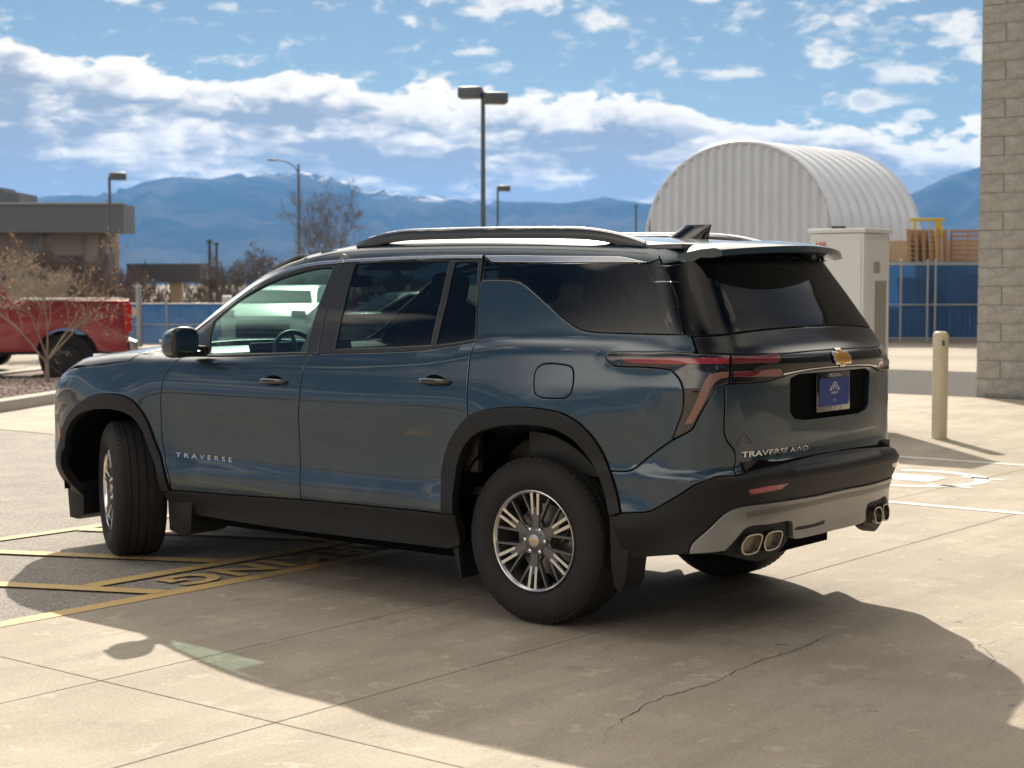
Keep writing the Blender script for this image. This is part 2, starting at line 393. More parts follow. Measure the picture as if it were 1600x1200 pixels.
# charging-bay symbol between the white lines: a plug inside a rounded frame
mb = MB()
def flat(pts, z=.003): mb.add([(p[0], p[1], z) for p in pts], [tuple(range(len(pts)))])
ringo = [(1.15 + .62 * math.cos(a), -5.58 + .62 * math.sin(a)) for a in np.linspace(.25, 5.3, 40)]
for (a, b) in zip(ringo[:-1], ringo[1:]):
    f0 = lambda p, k: (1.15 + (p[0] - 1.15) * k, -5.58 + (p[1] + 5.58) * k); flat([a, b, f0(b, .80), f0(a, .80)])
flat([(.92, -5.80), (1.42, -5.80), (1.42, -5.40), (.92, -5.40)]); flat([(1.44, -5.72), (1.62, -5.72), (1.62, -5.66), (1.44, -5.66)]); flat([(1.44, -5.54), (1.62, -5.54), (1.62, -5.48), (1.44, -5.48)])
flat([(.50, -5.30), (.86, -5.30), (.86, -5.22), (.50, -5.22)]); flat([(.50, -5.95), (.86, -5.95), (.86, -5.87), (.50, -5.87)])
o = mb.obj('bay_symbol', M['white_line']); o['kind'] = 'structure'
for p in o.data.polygons: pass
# ---------------------------------------------------------------- planting island at the left
IU = Vector((.5, -.866)); IN = Vector((.866, .5)); IO = Vector((12.08, -4.37))
def isl(a, b, z=0.): p = IO + IU * a + IN * b; return (p.x, p.y, z)
for k in range(7):
    a0 = -9 + k * 3.0
    mb = MB(); c = isl(a0 + 1.5, .56, .04); mb.box(c, (2.985, .24, .20), rz=math.atan2(IU.y, IU.x), bev=.02); kb = mb.obj('kerb', M['kerb'], smooth=40); kb['kind'] = 'structure'
sheet('gutter', [isl(-9, 0)[:2], isl(12, 0)[:2], isl(12, .46)[:2], isl(-9, .46)[:2]], -.003, M['kerb'], skirt=.03)
sheet('island_bed', [isl(-9, .66)[:2], isl(12, .66)[:2], isl(12, 3.4)[:2], isl(-9, 3.4)[:2]], .10, pbr('gravel_bed', (.23, .17, .14), .95), skirt=.14)
rnd = random.Random(11); mb = MB()
rv_ = [(1, 0, 0), (-1, 0, 0), (0, 1, 0), (0, -1, 0), (0, 0, 1), (0, 0, -1)]; rf_ = [(0, 2, 4), (2, 1, 4), (1, 3, 4), (3, 0, 4), (2, 0, 5), (1, 2, 5), (3, 1, 5), (0, 3, 5)]
for i in range(5200):
    c = isl(rnd.uniform(-4.5, 6.5), rnd.uniform(.70, 3.35), .115); s_ = rnd.uniform(.018, .048); a = rnd.uniform(0, 6.3)
    mb.add([(c[0] + (x * math.cos(a) - y * math.sin(a)) * s_ * rnd.uniform(.8, 1.2), c[1] + (x * math.sin(a) + y * math.cos(a)) * s_, c[2] + z * s_ * .6) for x, y, z in rv_], rf_)
gm, t = new_mat('island_gravel'); tc = t.n('ShaderNodeTexCoord').outputs['Object']
gc = t.ramp(t.noise(tc, 16, 1, .5).outputs[0], [(.32, (.20, .14, .12)), (.45, (.42, .30, .26)), (.55, (.50, .40, .35)), (.68, (.68, .60, .54))])
t.n('ShaderNodeOutputMaterial', Surface=t.n('ShaderNodeBsdfPrincipled', Base__Color=gc, Roughness=.9).outputs[0])
go = mb.obj('gravel', gm); go['kind'] = 'stuff'
for k in range(7):
    a0 = -9 + k * 3.0; mb = MB(); mb.box(isl(a0 + 1.5, 3.5, .04), (2.985, .2, .20), rz=math.atan2(IU.y, IU.x), bev=.02); kb = mb.obj('kerb', M['kerb'], smooth=40); kb['kind'] = 'structure'
# ---------------------------------------------------------------- mountains
RIDGE = [(-1700, 330), (-1200, 300), (-800, 350), (-400, 320), (-200, 335), (0, 322), (80, 318), (150, 316), (200, 303), (260, 290), (290, 284), (330, 287), (380, 278), (430, 277), (470, 276), (520, 277), (560, 289), (620, 304), (665, 311), (700, 306),
         (760, 317), (830, 316), (880, 320), (940, 311), (985, 316), (1060, 325), (1200, 330), (1330, 332), (1425, 313), (1470, 292), (1530, 276), (1620, 262), (1800, 280), (2100, 330), (2600, 310), (3300, 330)]
rx_ = [math.atan((p[0] - 800) / 2570) for p in RIDGE]; rz_ = [(444 - p[1]) / 2570 for p in RIDGE]
def mountains():
    NA, NR = 520, 60; vs = []; fs = []
    a = np.linspace(-1.15, 1.15, NA); h = np.interp(a, rx_, rz_)
    for i in range(NA):
        az = a[i]; dx, dy = FD.x * math.cos(az) + RD.x * math.sin(az), FD.y * math.cos(az) + RD.y * math.sin(az)
        for j in range(NR):
            t = j / (NR - 1); r = 5200 + 4300 * t
            peak = h[i] * 9000 / math.cos(az) * 1.0
            n1 = noise.noise(Vector((az * 26, t * 3.2, 1))) ; n2 = noise.noise(Vector((az * 70, t * 9, 4))); n3 = noise.noise(Vector((az * 180, t * 20, 9)))
            ridge = 1 - abs(noise.noise(Vector((az * 42 + 2 * n1, t * 1.4 + n1 * .5, 3)))) * 2
            env = math.sin(min(t / .88, 1) * math.pi / 2) ** 1.5 if t < .88 else 1 - (t - .88) * 2.5
            z = peak * (env * (.93 + .07 * ridge * (1 - abs(t - .88))) + (.10 * n1 + .10 * ridge - .08) * env * (1 - env) * 3.2 + .02 * n2 * env * (1 - env) * 5) + 4 * n3 * env + 1.58
            if t < .02: z = -60
            vs.append((O_.x + dx * r, O_.y + dy * r, z))
    for i in range(NA - 1):
        for j in range(NR - 1): fs.append((i * NR + j, i * NR + j + 1, (i + 1) * NR + j + 1, (i + 1) * NR + j))
    m, t = new_mat('wooded_mountain'); g = t.n('ShaderNodeNewGeometry'); pos = g.outputs['Position']
    sv = t.n('ShaderNodeSeparateXYZ', Vector=pos).outputs[2]
    n1 = t.noise(pos, .0022, 7, .65).outputs[0]; n2 = t.noise(pos, .006, 6, .65).outputs[0]
    c = t.mix(t.sstep(n1, .40, .60), (.020, .028, .026), (.075, .072, .060))
    snow = t.math('MULTIPLY', t.sstep(sv, 330, 560), t.sstep(n2, .54, .60))
    # the snowfields lie where the ridge dips, north-east of the summit
    cen = site(8800, (590 - 800) / 2570 * 8800, 510)
    d = t.n('ShaderNodeVectorMath', _operation='DISTANCE', i0=pos, i1=tuple(cen)).outputs['Value']
    snow = t.math('MULTIPLY', t.sstep(n2, .50, .56), t.math('MULTIPLY', t.sstep(d, 1050, 300), t.sstep(sv, 360, 430)))
    c = t.mix(snow, c, (.88, .88, .9))
    t.n('ShaderNodeOutputMaterial', Surface=t.n('ShaderNodeBsdfDiffuse', Color=c).outputs[0])
    o = link('mountains', me_from(vs, fs, smooth=True), m, None, kind='structure')
mountains()
# ---------------------------------------------------------------- haze: one even volume round everything
hm, t = new_mat('haze_air')
pv = t.n('ShaderNodeVolumePrincipled'); pv.inputs['Color'].default_value = (.18, .46, 1.0, 1); pv.inputs['Density'].default_value = 0.62e-4; pv.inputs['Anisotropy'].default_value = .30
t.n('ShaderNodeOutputMaterial', Volume=pv.outputs[0])
mb = MB(); mb.box((0, 0, 340), (19600, 19600, 760)); hz = mb.obj('haze', hm); hz['kind'] = 'stuff'
# ---------------------------------------------------------------- concrete-block wall at the right
M['block'] = ground_mat('split_face_block', (.36, .345, .31), (.49, .475, .43), 7, speck=(60, (.42, .38, .32)), speck_amt=.5, bump=(22, .9, .02))
wall = thing('block_wall', 'tall tan split-face concrete block wall at the right edge', 'wall', (4.69, -15.23, 0))
ch, cl = .2590, .70; protos = []
rnd = random.Random(3)
for v_ in range(5):
    bm = bmesh.new(); bmesh.ops.create_grid(bm, x_segments=9, y_segments=4, size=.5)
    for w in bm.verts:
        e = max(abs(w.co.x), abs(w.co.y)) > .49
        x, z = w.co.x * (cl - .009), w.co.y * (ch - .009)
        w.co = Vector((x, (0 if e else .008 + rnd.uniform(-.006, .012)), z))
    ext = bmesh.ops.extrude_edge_only(bm, edges=[e for e in bm.edges if e.is_boundary])
    for w in ext['geom']:
        if isinstance(w, bmesh.types.BMVert): w.co.y -= .05
    bmesh.ops.recalc_face_normals(bm, faces=bm.faces[:])
    me = bpy.data.meshes.new('block'); bm.to_mesh(me); bm.free(); me.materials.append(M['block']); protos.append(me)
rest = MB(); nb_ = 0
half = MB(); half.box((0, -.02, 0), (.341, .05, ch - .009), bev=.004); hme = half.obj('block', M['block']); hmesh = hme.data; bpy.data.objects.remove(hme)
for r_ in range(31):
    for c_ in range(24):
        x = -(c_ + .5 + (.5 if r_ % 2 else 0)) * cl; z = (r_ + .5) * ch
        if c_ < 8:
            o = link('block', protos[rnd.randrange(5)], None, wall); o.location = (x, 0, z); nb_ += 1
        else: rest.box((x, -.02, z), (cl - .012, .05, ch - .012))
    if r_ % 2:
        o = link('block', hmesh, None, wall); o.location = (-.25 * cl, 0, (r_ + .5) * ch)
ro = rest.obj('block_field', M['block'], wall); ro['kind'] = 'stuff'
mb = MB(); mb.box((-8.46, -.150, 4.0), (16.9, .27, 8.06)); mb.obj('mortar_core', pbr('mortar', (.36, .345, .31), .95), wall)
mb = MB(); mb.box((-8.45, -.1, 8.1), (17.1, .5, .14), bev=.01); mb.obj('coping', M['kerb'], wall)
# ---------------------------------------------------------------- charging cabinet and bollard
M['cab'] = pbr('cabinet_paint', (.74, .745, .74), .45, var=(3, .04)); M['cab2'] = pbr('cabinet_grille', (.36, .345, .32), .55)
cz = site(17.3, 3.69)
cab = thing('charging_cabinet', 'tall pale grey charging cabinet standing behind the SUV', 'charging cabinet', (cz.x, cz.y, 0), SITE_RZ + R(0))
th_ = R(36)
ca = Matrix.Rotation(th_, 3, 'Z'); W1, W2 = .62, .66     # left face width, right face width; nearest corner at the origin
def cp(a, b, z): v = Matrix.Rotation(-th_, 3, 'Z') @ Vector((-a, 0, 0)) + Matrix.Rotation(-th_, 3, 'Z') @ Vector((0, b, 0)); return (v.x, v.y, z)
# local frame: +x across to the right, +y towards the camera is -FD, so depth is along +y negative
def cbox(mb, a0, a1, b0, b1, z0, z1):
    """a along the left face (away to the left), b along the right face (away to the right)"""
    A = Vector((-math.cos(th_), -math.sin(th_), 0)) ; B = Vector((math.sin(th_), -math.cos(th_), 0))
    A = Vector((-math.cos(th_), math.sin(th_), 0)); B = Vector((math.sin(th_), math.cos(th_), 0))
    P = lambda a, b, z: tuple(A * a + B * b + Vector((0, 0, z)))
    mb.add([P(a, b, z) for a in (a0, a1) for b in (b0, b1) for z in (z0, z1)], [(0, 1, 3, 2), (4, 6, 7, 5), (0, 4, 5, 1), (2, 3, 7, 6), (0, 2, 6, 4), (1, 5, 7, 3)])
mb = MB(); cbox(mb, 0, W1, 0, W2, .24, 2.12); mb.obj('cabinet_body', M['cab'], cab, bevel=.012, smooth=40)
mb = MB(); cbox(mb, -.02, W1 + .02, -.02, W2 + .02, 2.125, 2.17); mb.obj('cabinet_roof', M['cab'], cab, bevel=.008, smooth=40)
mb = MB(); cbox(mb, .05, W1 - .05, .05, W2 - .05, 0, .24); mb.obj('plinth', M['kerb'], cab)
mb = MB(); cbox(mb, .03, W1 - .03, -.012, -.001, .30, 2.06); mb.obj('cabinet_door', M['cab'], cab, bevel=.004)
mb = MB(); cbox(mb, -.012, -.001, .03, W2 - .03, .30, 2.06); sd_ = mb.obj('side_panel', M['cab'], cab, bevel=.004)
mb = MB(); cbox(mb, -.018, -.013, .26, .55, .42, 1.62)
mb.obj('vent_grille', M['cab2'], sd_)
mb = MB()
for k in range(30): cbox(mb, -.024, -.019, .275, .535, .45 + k * .039, .462 + k * .039)
o = mb.obj('louvre', M['cab2'], sd_); o['kind'] = 'stuff'
mb = MB(); cbox(mb, -.017, -.013, .22, .38, 1.70, 1.82); mb.obj('notice', M['cab2'], sd_)
mb = MB(); cbox(mb, .3, .42, .1, .2, 2.17, 2.20); mb.obj('aerial', pbr('dark_cap', (.03, .03, .03), .5), cab)
vt, ft = text_geo('ABB', .075, .002)
A_ = Vector((-math.cos(th_), math.sin(th_), 0))
mb = MB(); mb.add([tuple(A_ * (.49 - x) + Vector((-math.sin(th_), -math.cos(th_), 0)) * (.016 + z) + Vector((0, 0, 2.0 + y))) for x, y, z in vt], ft); mb.obj('logo', pbr('red_print', (.75, .03, .03), .5), cab)
M['boll'] = pbr('bollard_cream', (.64, .55, .38), .5, var=(6, .08), bump=(40, .1, .002))
bo = thing('bollard', 'cream steel bollard on the walkway right of the charging cabinet', 'bollard', (2.44, -8.99, 0))
mb = MB(); mb.lathe([(.0, 1.10), (.045, 1.10), (.070, 1.085), (.078, 1.06), (.078, -.02)], 32, 'z'); mb.obj('post', M['boll'], bo, smooth=50)
mb = MB(); mb.box((-.055, .06, .985), (.02, .06, .05), rz=.6); mb.obj('tab', pbr('dark_green_tab', (.03, .07, .05), .6), bo)
mb = MB(); mb.lathe([(.078, .006), (.10, .004), (.10, -.01)], 24, 'z'); mb.obj('collar', M['kerb'], bo)
# ---------------------------------------------------------------- fences
def mesh_mat(name, col, alpha):
    m, t = new_mat(name); tc = t.n('ShaderNodeTexCoord').outputs['Object']
    n = t.noise(tc, 1.3, 5, .6).outputs[0]; n2 = t.n('ShaderNodeVectorMath', _operation='MULTIPLY', i0=tc, i1=(6, 6, .6)).outputs[0]; n3 = t.noise(n2, 1.6, 4, .6).outputs[0]
    c = t.mix(t.sstep(n, .35, .7), col, tuple(x * 1.25 for x in col)); c = t.mix(t.math('MULTIPLY', t.sstep(n3, .58, .74), .32), c, (.20, .28, .36))
    b_ = t.n('ShaderNodeBsdfPrincipled', Base__Color=c, Roughness=.7)
    tl_ = t.n('ShaderNodeBsdfTranslucent', Color=c)
    a_ = t.n('ShaderNodeMixShader', i0=.35, i1=b_.outputs[0], i2=tl_.outputs[0])
    tr = t.n('ShaderNodeBsdfTransparent'); mx = t.n('ShaderNodeMixShader', i0=alpha, i1=tr.outputs[0], i2=a_.outputs[0])
    t.link(t.n('ShaderNodeBump', Height=n3, Strength=.8, Distance=.05).outputs[0], b_.inputs['Normal'])
    t.n('ShaderNodeOutputMaterial', Surface=mx.outputs[0]); return m
M['bluemesh'] = mesh_mat('blue_screen_fabric', (.020, .085, .22), .94); M['bluemesh2'] = mesh_mat('blue_screen_thin', (.020, .075, .19), .96)
M['galv'] = pbr('galvanised_steel', (.42, .43, .43), .45, .6, var=(8, .1))
def screen_fence(name, label, cat, posts, h, mat, d_of, top_extra=0., rails=(.06, .97), parent=None):
    """posts: list of s positions; d_of(s) gives the distance"""
    s0 = posts[0]; p0 = site(d_of(s0), s0); t_ = thing(name, label, cat, p0)
    L_ = lambda s, z: tuple(site(d_of(s), s, z) - p0)
    for i, s in enumerate(posts):
        mb = MB(); b = Vector(L_(s, 0)); mb.tube(b, b + Vector((0, 0, h + .06)), .030, n=10); mb.lathe([(0, h + .11), (.025, h + .10), (.036, h + .06), (.034, h + .05)], 10, 'z', (b.x, b.y, 0)); mb.obj('post', M['galv'], t_, smooth=60)
    for a, b in zip(posts[:-1], posts[1:]):
        n = 10; vs = []; fs = []
        for i in range(n + 1):
            s = a + (b - a) * i / n; bulge = .035 + .03 * math.sin(i * 1.3 + a) * (1 if 0 < i < n else 0)
            for z in (.04, h * .33, h * .66, h - .02): v = Vector(L_(s, z)); fd = FD * (bulge * (1 if .1 < z < h - .1 else .2)); vs.append((v.x + fd.x, v.y + fd.y, z))
        for i in range(n):
            for j in range(3): fs.append((i * 4 + j, i * 4 + j + 1, i * 4 + j + 5, i * 4 + j + 4))
        mb = MB(); mb.add(vs, fs); mb.obj('screen', mat, t_, smooth=80)
        for f_ in rails: mb = MB(); mb.tube(L_(a, h * f_), L_(b, h * f_), .021, n=8); mb.obj('rail', M['galv'], t_, smooth=60)
    return t_
screen_fence('screened_fence', 'tall blue screened chain-link gate between charging cabinet and block wall', 'fence', [7.4, 9.1, 10.75, 11.5, 11.72, 13.4, 15.4, 17.4], 2.16, M['bluemesh'], lambda s: 45.6 + (s - 11) * .05, rails=(.04, .47, .985))
screen_fence('screened_fence', 'low blue screened fence behind the red pickup, left of the SUV windshield', 'fence', [-16.0, -13.2, -11.2, -9.45, -8.8, -6.9, -4.8, -2.6, -.2, 2.4, 5., 7.4], 1.10, M['bluemesh2'], lambda s: 42.0 if s < 0 else 42 + s * .5, rails=(.05, .5, .985))
gp = thing('gate_post', 'thick galvanised gate post with a pale round sign beside the red pickup', 'gate post', site(41.6, -9.42))
mb = MB(); mb.tube((0, 0, 0), (0, 0, 1.50), .075, n=14); mb.lathe([(0, 1.58), (.05, 1.56), (.085, 1.50)], 14, 'z'); mb.obj('post', M['galv'], gp, smooth=60)
mb = MB(); d_ = Vector((-FD.x, -FD.y, 0)); c_ = Vector((RD.x * -.16, RD.y * -.16, .88)) + d_ * .08; mb.tube(c_, c_ + d_ * .012, .13, n=24); mb.obj('round_sign', pbr('pale_sign', (.62, .47, .42), .5), gp)
wfl = thing('wood_fence', 'tan board fence behind the blue gate, under the pallets', 'fence', site(48.5, 9))
M['tanwood'] = pbr('tan_boards', (.50, .37, .23), .75, var=(5, .15)); M['palwood'] = pbr('pallet_wood', (.40, .25, .14), .8, var=(6, .25))
bme = None
for k in range(66):
    o_p = Vector((RD.x, RD.y, 0)) * (k * .142)
    if bme is None:
        mb = MB(); mb.box((0, 0, 1.43), (.132, .025, 2.86), rz=SITE_RZ); o = mb.obj('board', M['tanwood'], wfl); bme = o.data
    else: o = link('board', bme, None, wfl)
    o.location = o_p + Vector((0, 0, random.uniform(-.01, .01)))
plat = thing('loading_platform', 'dark steel platform hidden behind the blue gate, carrying the pallets', 'platform', site(46.9, 12.2), SITE_RZ)
mb = MB(); mb.box((0, 0, 2.18), (3.2, 1.2, .08)); mb.obj('deck', M['galv'], plat)
for sx in (-1.5, 0, 1.5): mb = MB(); mb.box((sx, 0, 1.07), (.1, 1.1, 2.14)); mb.obj('leg', M['galv'], plat)
def pallet(s, d, z, lean, yaw, label):
    t_ = thing('pallet', label, 'pallet', site(d, s, z), SITE_RZ + yaw, 'wooden pallets leaning above the blue gate'); t_.rotation_euler = (lean, 0, SITE_RZ + yaw)
    for i in range(7): mb = MB(); mb.box((0, -.05, .05 + i * .135), (1.0, .018, .09)); mb.obj('deck_board', M['palwood'], t_)
    for x in (-.46, 0, .46): mb = MB(); mb.box((x, 0, .46), (.05, .085, .94)); mb.obj('stringer', M['palwood'], t_)
pallet(12.95, 46.9, 2.22, -.12, -.1, 'pallet standing face-on at the right end beside the block wall')
for i in range(6):
    pallet(11.35 + i * .20, 46.8 + i * .03, 2.22 - .02, -.05, 1.15 + .04 * i, 'pallet standing on edge, %s of the tight row under the yellow frame' % ['first', 'second', 'third', 'fourth', 'fifth', 'sixth'][i])
M['yel'] = pbr('yellow_steel', (.68, .50, .06), .45)
yf = thing('hoist_frame', 'yellow steel hoist frame standing above the pallets', 'hoist', site(47.6, 11.95), SITE_RZ)
mb = MB(); mb.box((0, 0, 3.44), (1.0, .10, .09), bev=.01); mb.obj('cross_beam', M['yel'], yf)
mb = MB(); mb.box((.38, 0, 3.16), (.16, .10, .60), ry=-.3, bev=.01); mb.obj('arm', M['yel'], yf)
for x, r_ in ((-.40, .05), (.15, .12)): mb = MB(); mb.tube((x, 0, 0), (x + r_, 0, 3.44), .035, n=8); mb.obj('leg', M['yel'], yf)
mb = MB(); mb.tube((-.1, 0, 2.6), (.1, 0, 3.4), .018, n=6); mb.obj('brace', M['yel'], yf)
# ---------------------------------------------------------------- quonset hut
M['qwhite'] = pbr('ribbed_white_steel', (.70, .73, .77), .42, .2, var=(1.2, .08)); 
qh = thing('arched_steel_hut', 'white corrugated arched steel hut behind the SUV roof', 'hut', site(60, 8.12), 0)
ax_ = (FD * .69 + RD * .72).normalized(); fc_ = (RD * .69 - FD * .72).normalized()
qa, qb, qz = 4.25, 3.38, 3.30; QL = 5.4
def qprof(t, k=0.):
    """t 0..1 along the arch"""
    s = t * (2 * qz + math.pi * 3.85)
    if s < qz: return (-qa - k, s)
    if s > qz + math.pi * 3.85: return (qa + k, 2 * qz + math.pi * 3.85 - s)
    an = math.pi - (s - qz) / 3.85; return ((qa + k) * math.cos(an), qz + (qb + k) * math.sin(an))
def q3(x, y, z): p = fc_ * x + ax_ * y; return (p.x, p.y, z)
vs = []; fs = []; NT_, NL = 60, 128
for j in range(NL + 1):
    y = QL * j / NL; ph = (y / .60) % 1.0; k = .075 * (1 if ph < .40 else (1 - (ph - .40) / .12 if ph < .52 else (0 if ph < .88 else (ph - .88) / .12)))
    for i in range(NT_ + 1): x, z = qprof(i / NT_, k); vs.append(q3(x, y, z))
for j in range(NL):
    for i in range(NT_): fs.append((j * (NT_ + 1) + i, j * (NT_ + 1) + i + 1, (j + 1) * (NT_ + 1) + i + 1, (j + 1) * (NT_ + 1) + i))
mb = MB(); mb.add(vs, fs); mb.obj('arch_shell', M['qwhite'], qh, smooth=25)
def endwall(y0):
    vs = []; fs = []; N = 20; w = 2 * (qa - .06) / N; cols = []
    for i in range(N):
        for f_ in range(8): cols.append((-(qa - .06) + (i + f_ / 8) * w, .10 * (1 - math.cos(2 * math.pi * f_ / 8))))
    cols.append((qa - .06, 0.))
    def top(x): u_ = min(abs(x) / qa, .9999); return qz + qb * math.sqrt(1 - u_ * u_)
    for x, dd in cols:
        for z in (0., qz, top(x) - .02): vs.append(q3(x, y0 - dd, z))
    for i in range(len(cols) - 1):
        for j in range(2): fs.append((i * 3 + j, i * 3 + j + 1, i * 3 + j + 4, i * 3 + j + 3))
    mb = MB(); mb.add(vs, fs); return mb.obj('end_wall', M['qwhite'], qh)
endwall(.10); endwall(QL - .1)
mb = MB(); mb.path([q3(*(lambda p: (p[0], 0., p[1]))(qprof(i / 60, .03))) for i in range(61)], .07, 8); mb.obj('arch_trim', M['qwhite'], qh, smooth=60)
# ---------------------------------------------------------------- lamps and poles
M['pole'] = pbr('grey_pole', (.13, .135, .14), .55, .3); M['pole2'] = pbr('weathered_pole', (.09, .08, .07), .8)
def area_light(d, s, h, heads, label, w=.62):
    t_ = thing('area_light', label, 'lamp post', site(d, s), SITE_RZ, 'parking lot lamp posts')
    mb = MB(); mb.tube((0, 0, 0), (0, 0, h - .12), .075, .055, n=12); mb.obj('pole', M['pole'], t_, smooth=60)
    mb = MB(); mb.tube((0, 0, -.05), (0, 0, .55), .26, n=16); mb.obj('pole_base', M['kerb'], t_, smooth=50)
    for sx, sy, hh in heads:
        mb = MB(); mb.box((sx * (w * .52), sy, hh - .17), (w, .42, .30), bev=.06, rz=sx * .2); hd_ = mb.obj('lamp_head', M['pole'], t_, smooth=40)
        mb = MB(); mb.tube((0, 0, hh - .2), (sx * w * .3, sy, hh - .2), .03, n=6); mb.obj('head_arm', M['pole'], t_)
area_light(43, -.75, 6.67, [(-1, 0, 6.70), (1, -.1, 6.55)], 'tall double-headed lamp post rising behind the SUV roof')
area_light(85, -.73, 6.67, [(1, 0, 6.67)], 'small far single-headed lamp post right of the double-headed one')
area_light(66, -16.05, 6.0, [(1, 0, 6.05)], 'single-headed lamp post in front of the grey flat-roofed building', .66)
t_ = thing('street_light', 'thin cobra-head street light beside the bare cottonwood', 'street light', site(90, -11.6), SITE_RZ)
mb = MB(); mb.tube((0, 0, 0), (0, 0, 8.1), .09, .06, n=10); mb.obj('pole', M['pole'], t_, smooth=60)
mb = MB(); mb.path([(0, 0, 7.6), (-.25, 0, 8.0), (-.7, 0, 8.25), (-1.2, 0, 8.33)], .035, 6); mb.obj('arm', M['pole'], t_, smooth=60)
mb = MB(); mb.box((-1.4, 0, 8.33), (.55, .22, .10), bev=.03); mb.obj('lamp_head', M['pole'], t_, smooth=40)
for d, s, h, lab in ((80, -14.65, 3.75, 'short dark utility pole at the end of the low canopy'), (95, -17.0, 4.0, 'thin far utility pole right of the dark one'), (140, 10.5, 8.3, 'far thin pole left of the arched hut')):
    t_ = thing('utility_pole', lab, 'pole', site(d, s), SITE_RZ); mb = MB(); mb.tube((0, 0, 0), (0, 0, h), .10, .07, n=8); mb.obj('pole', M['pole2'], t_, smooth=60)
    mb = MB(); mb.box((0, 0, h - .12), (.34, .08, .08)); mb.obj('cross_arm', M['pole2'], t_)
# ---------------------------------------------------------------- buildings at the left
M['fascia'] = pbr('grey_fascia', (.16, .17, .18), .6, var=(1, .08)); M['brown'] = pbr('brown_stucco', (.32, .265, .225), .85, var=(1.5, .1)); M['dkglass'] = pbr('dark_glazing', (.03, .035, .04), .15, coat=.5)
b1 = thing('flat_roofed_building', 'long grey flat-roofed building at the far left behind the red pickup', 'building', site(75, -30), SITE_RZ)
mb = MB(); mb.box((6.0, .6, 4.55), (13.0, 2.2, 1.28)); mb.obj('fascia', M['fascia'], b1)
mb = MB(); mb.box((5.6, 1.4, 1.95), (12.0, 2.0, 3.9)); mb.obj('wall', M['brown'], b1)
mb = MB(); mb.box((3.0, 7.5, 2.3), (10.0, 11, 4.6)); mb.obj('rear_wing', M['fascia'], b1)
for k in range(5): mb = MB(); mb.box((.9 + k * 2.5, .32, 1.95), (.55, .25, 3.9)); mb.obj('pilaster', M['fascia'] if k % 2 else M['brown'], b1)
for k in range(4): mb = MB(); mb.box((2.15 + k * 2.5, .38, 1.7), (1.5, .06, 2.4)); mb.obj('window', M['dkglass'], b1)
mb = MB(); mb.box((6.0, -.53, 5.22), (13.1, .1, .08)); mb.obj('cap_flashing', M['galv'], b1)
mb = MB(); mb.box((5.9, 4, 5.5), (2.0, 3, .75)); mb.box((5.4, 4, 5.95), (1.2, 2, .35)); mb.obj('rooftop_unit', M['fascia'], b1)
b2 = thing('low_canopy', 'low dark flat canopy on a tan pillar left of the windshield', 'canopy', site(88, -19.2), SITE_RZ)
mb = MB(); mb.box((.6, 1, 2.18), (3.9, 2, 1.0)); mb.obj('canopy_roof', pbr('dark_canopy', (.10, .095, .095), .7), b2)
mb = MB(); mb.box((1.2, .5, .85), (.55, .5, 1.7)); mb.obj('pillar', M['tanwood'], b2)
mb = MB(); mb.box((-1.4, .5, .85), (.4, .5, 1.7)); mb.obj('pillar', M['fascia'], b2)
# block building behind the camera (seen only as reflections in the paint); sunlit side
b3 = thing('store_building', 'long beige block store building behind the camera, seen only in reflections', 'building', (-16, 19.5, 0))
mb = MB(); mb.box((0, 3, 3.0), (34, 6, 6.0)); mb.obj('wall', pbr('beige_block', (.46, .40, .31), .85, var=(1, .08)), b3)
mb = MB(); mb.box((0, -.1, 5.9), (34.4, .4, .45)); mb.obj('parapet', M['fascia'], b3)
mb = MB(); mb.box((8, -.06, 1.6), (5.5, .1, 3.0)); mb.obj('window', M['dkglass'], b3)
mb = MB(); mb.box((-3, -.06, 1.8), (3.6, .1, 3.6)); mb.obj('roller_door', M['fascia'], b3)
b4 = thing('showroom', 'tall dark-glazed showroom building behind the SUV, outside the picture, reflected in the tailgate, height added to darken the rear glass', 'building', (-14.5, -9, 0))
M['dkwall'] = pbr('charcoal_panel', (.045, .048, .052), .6, var=(.8, .08))
mb = MB(); mb.box((-5, 0, 5.5), (10, 38, 11)); mb.obj('wall', M['dkwall'], b4)  # height and charcoal walls chosen to darken the car's rear reflections
for r_ in range(2):
    for k in range(8): mb = MB(); mb.box((.06, -16.5 + k * 4.7, 2.5 + r_ * 5), (.1, 4.2, 4.2)); mb.obj('window', M['dkglass'], b4)
mb = MB(); mb.box((.8, 0, 10.9), (2.4, 39, .7)); mb.obj('canopy', M['dkwall'], b4)
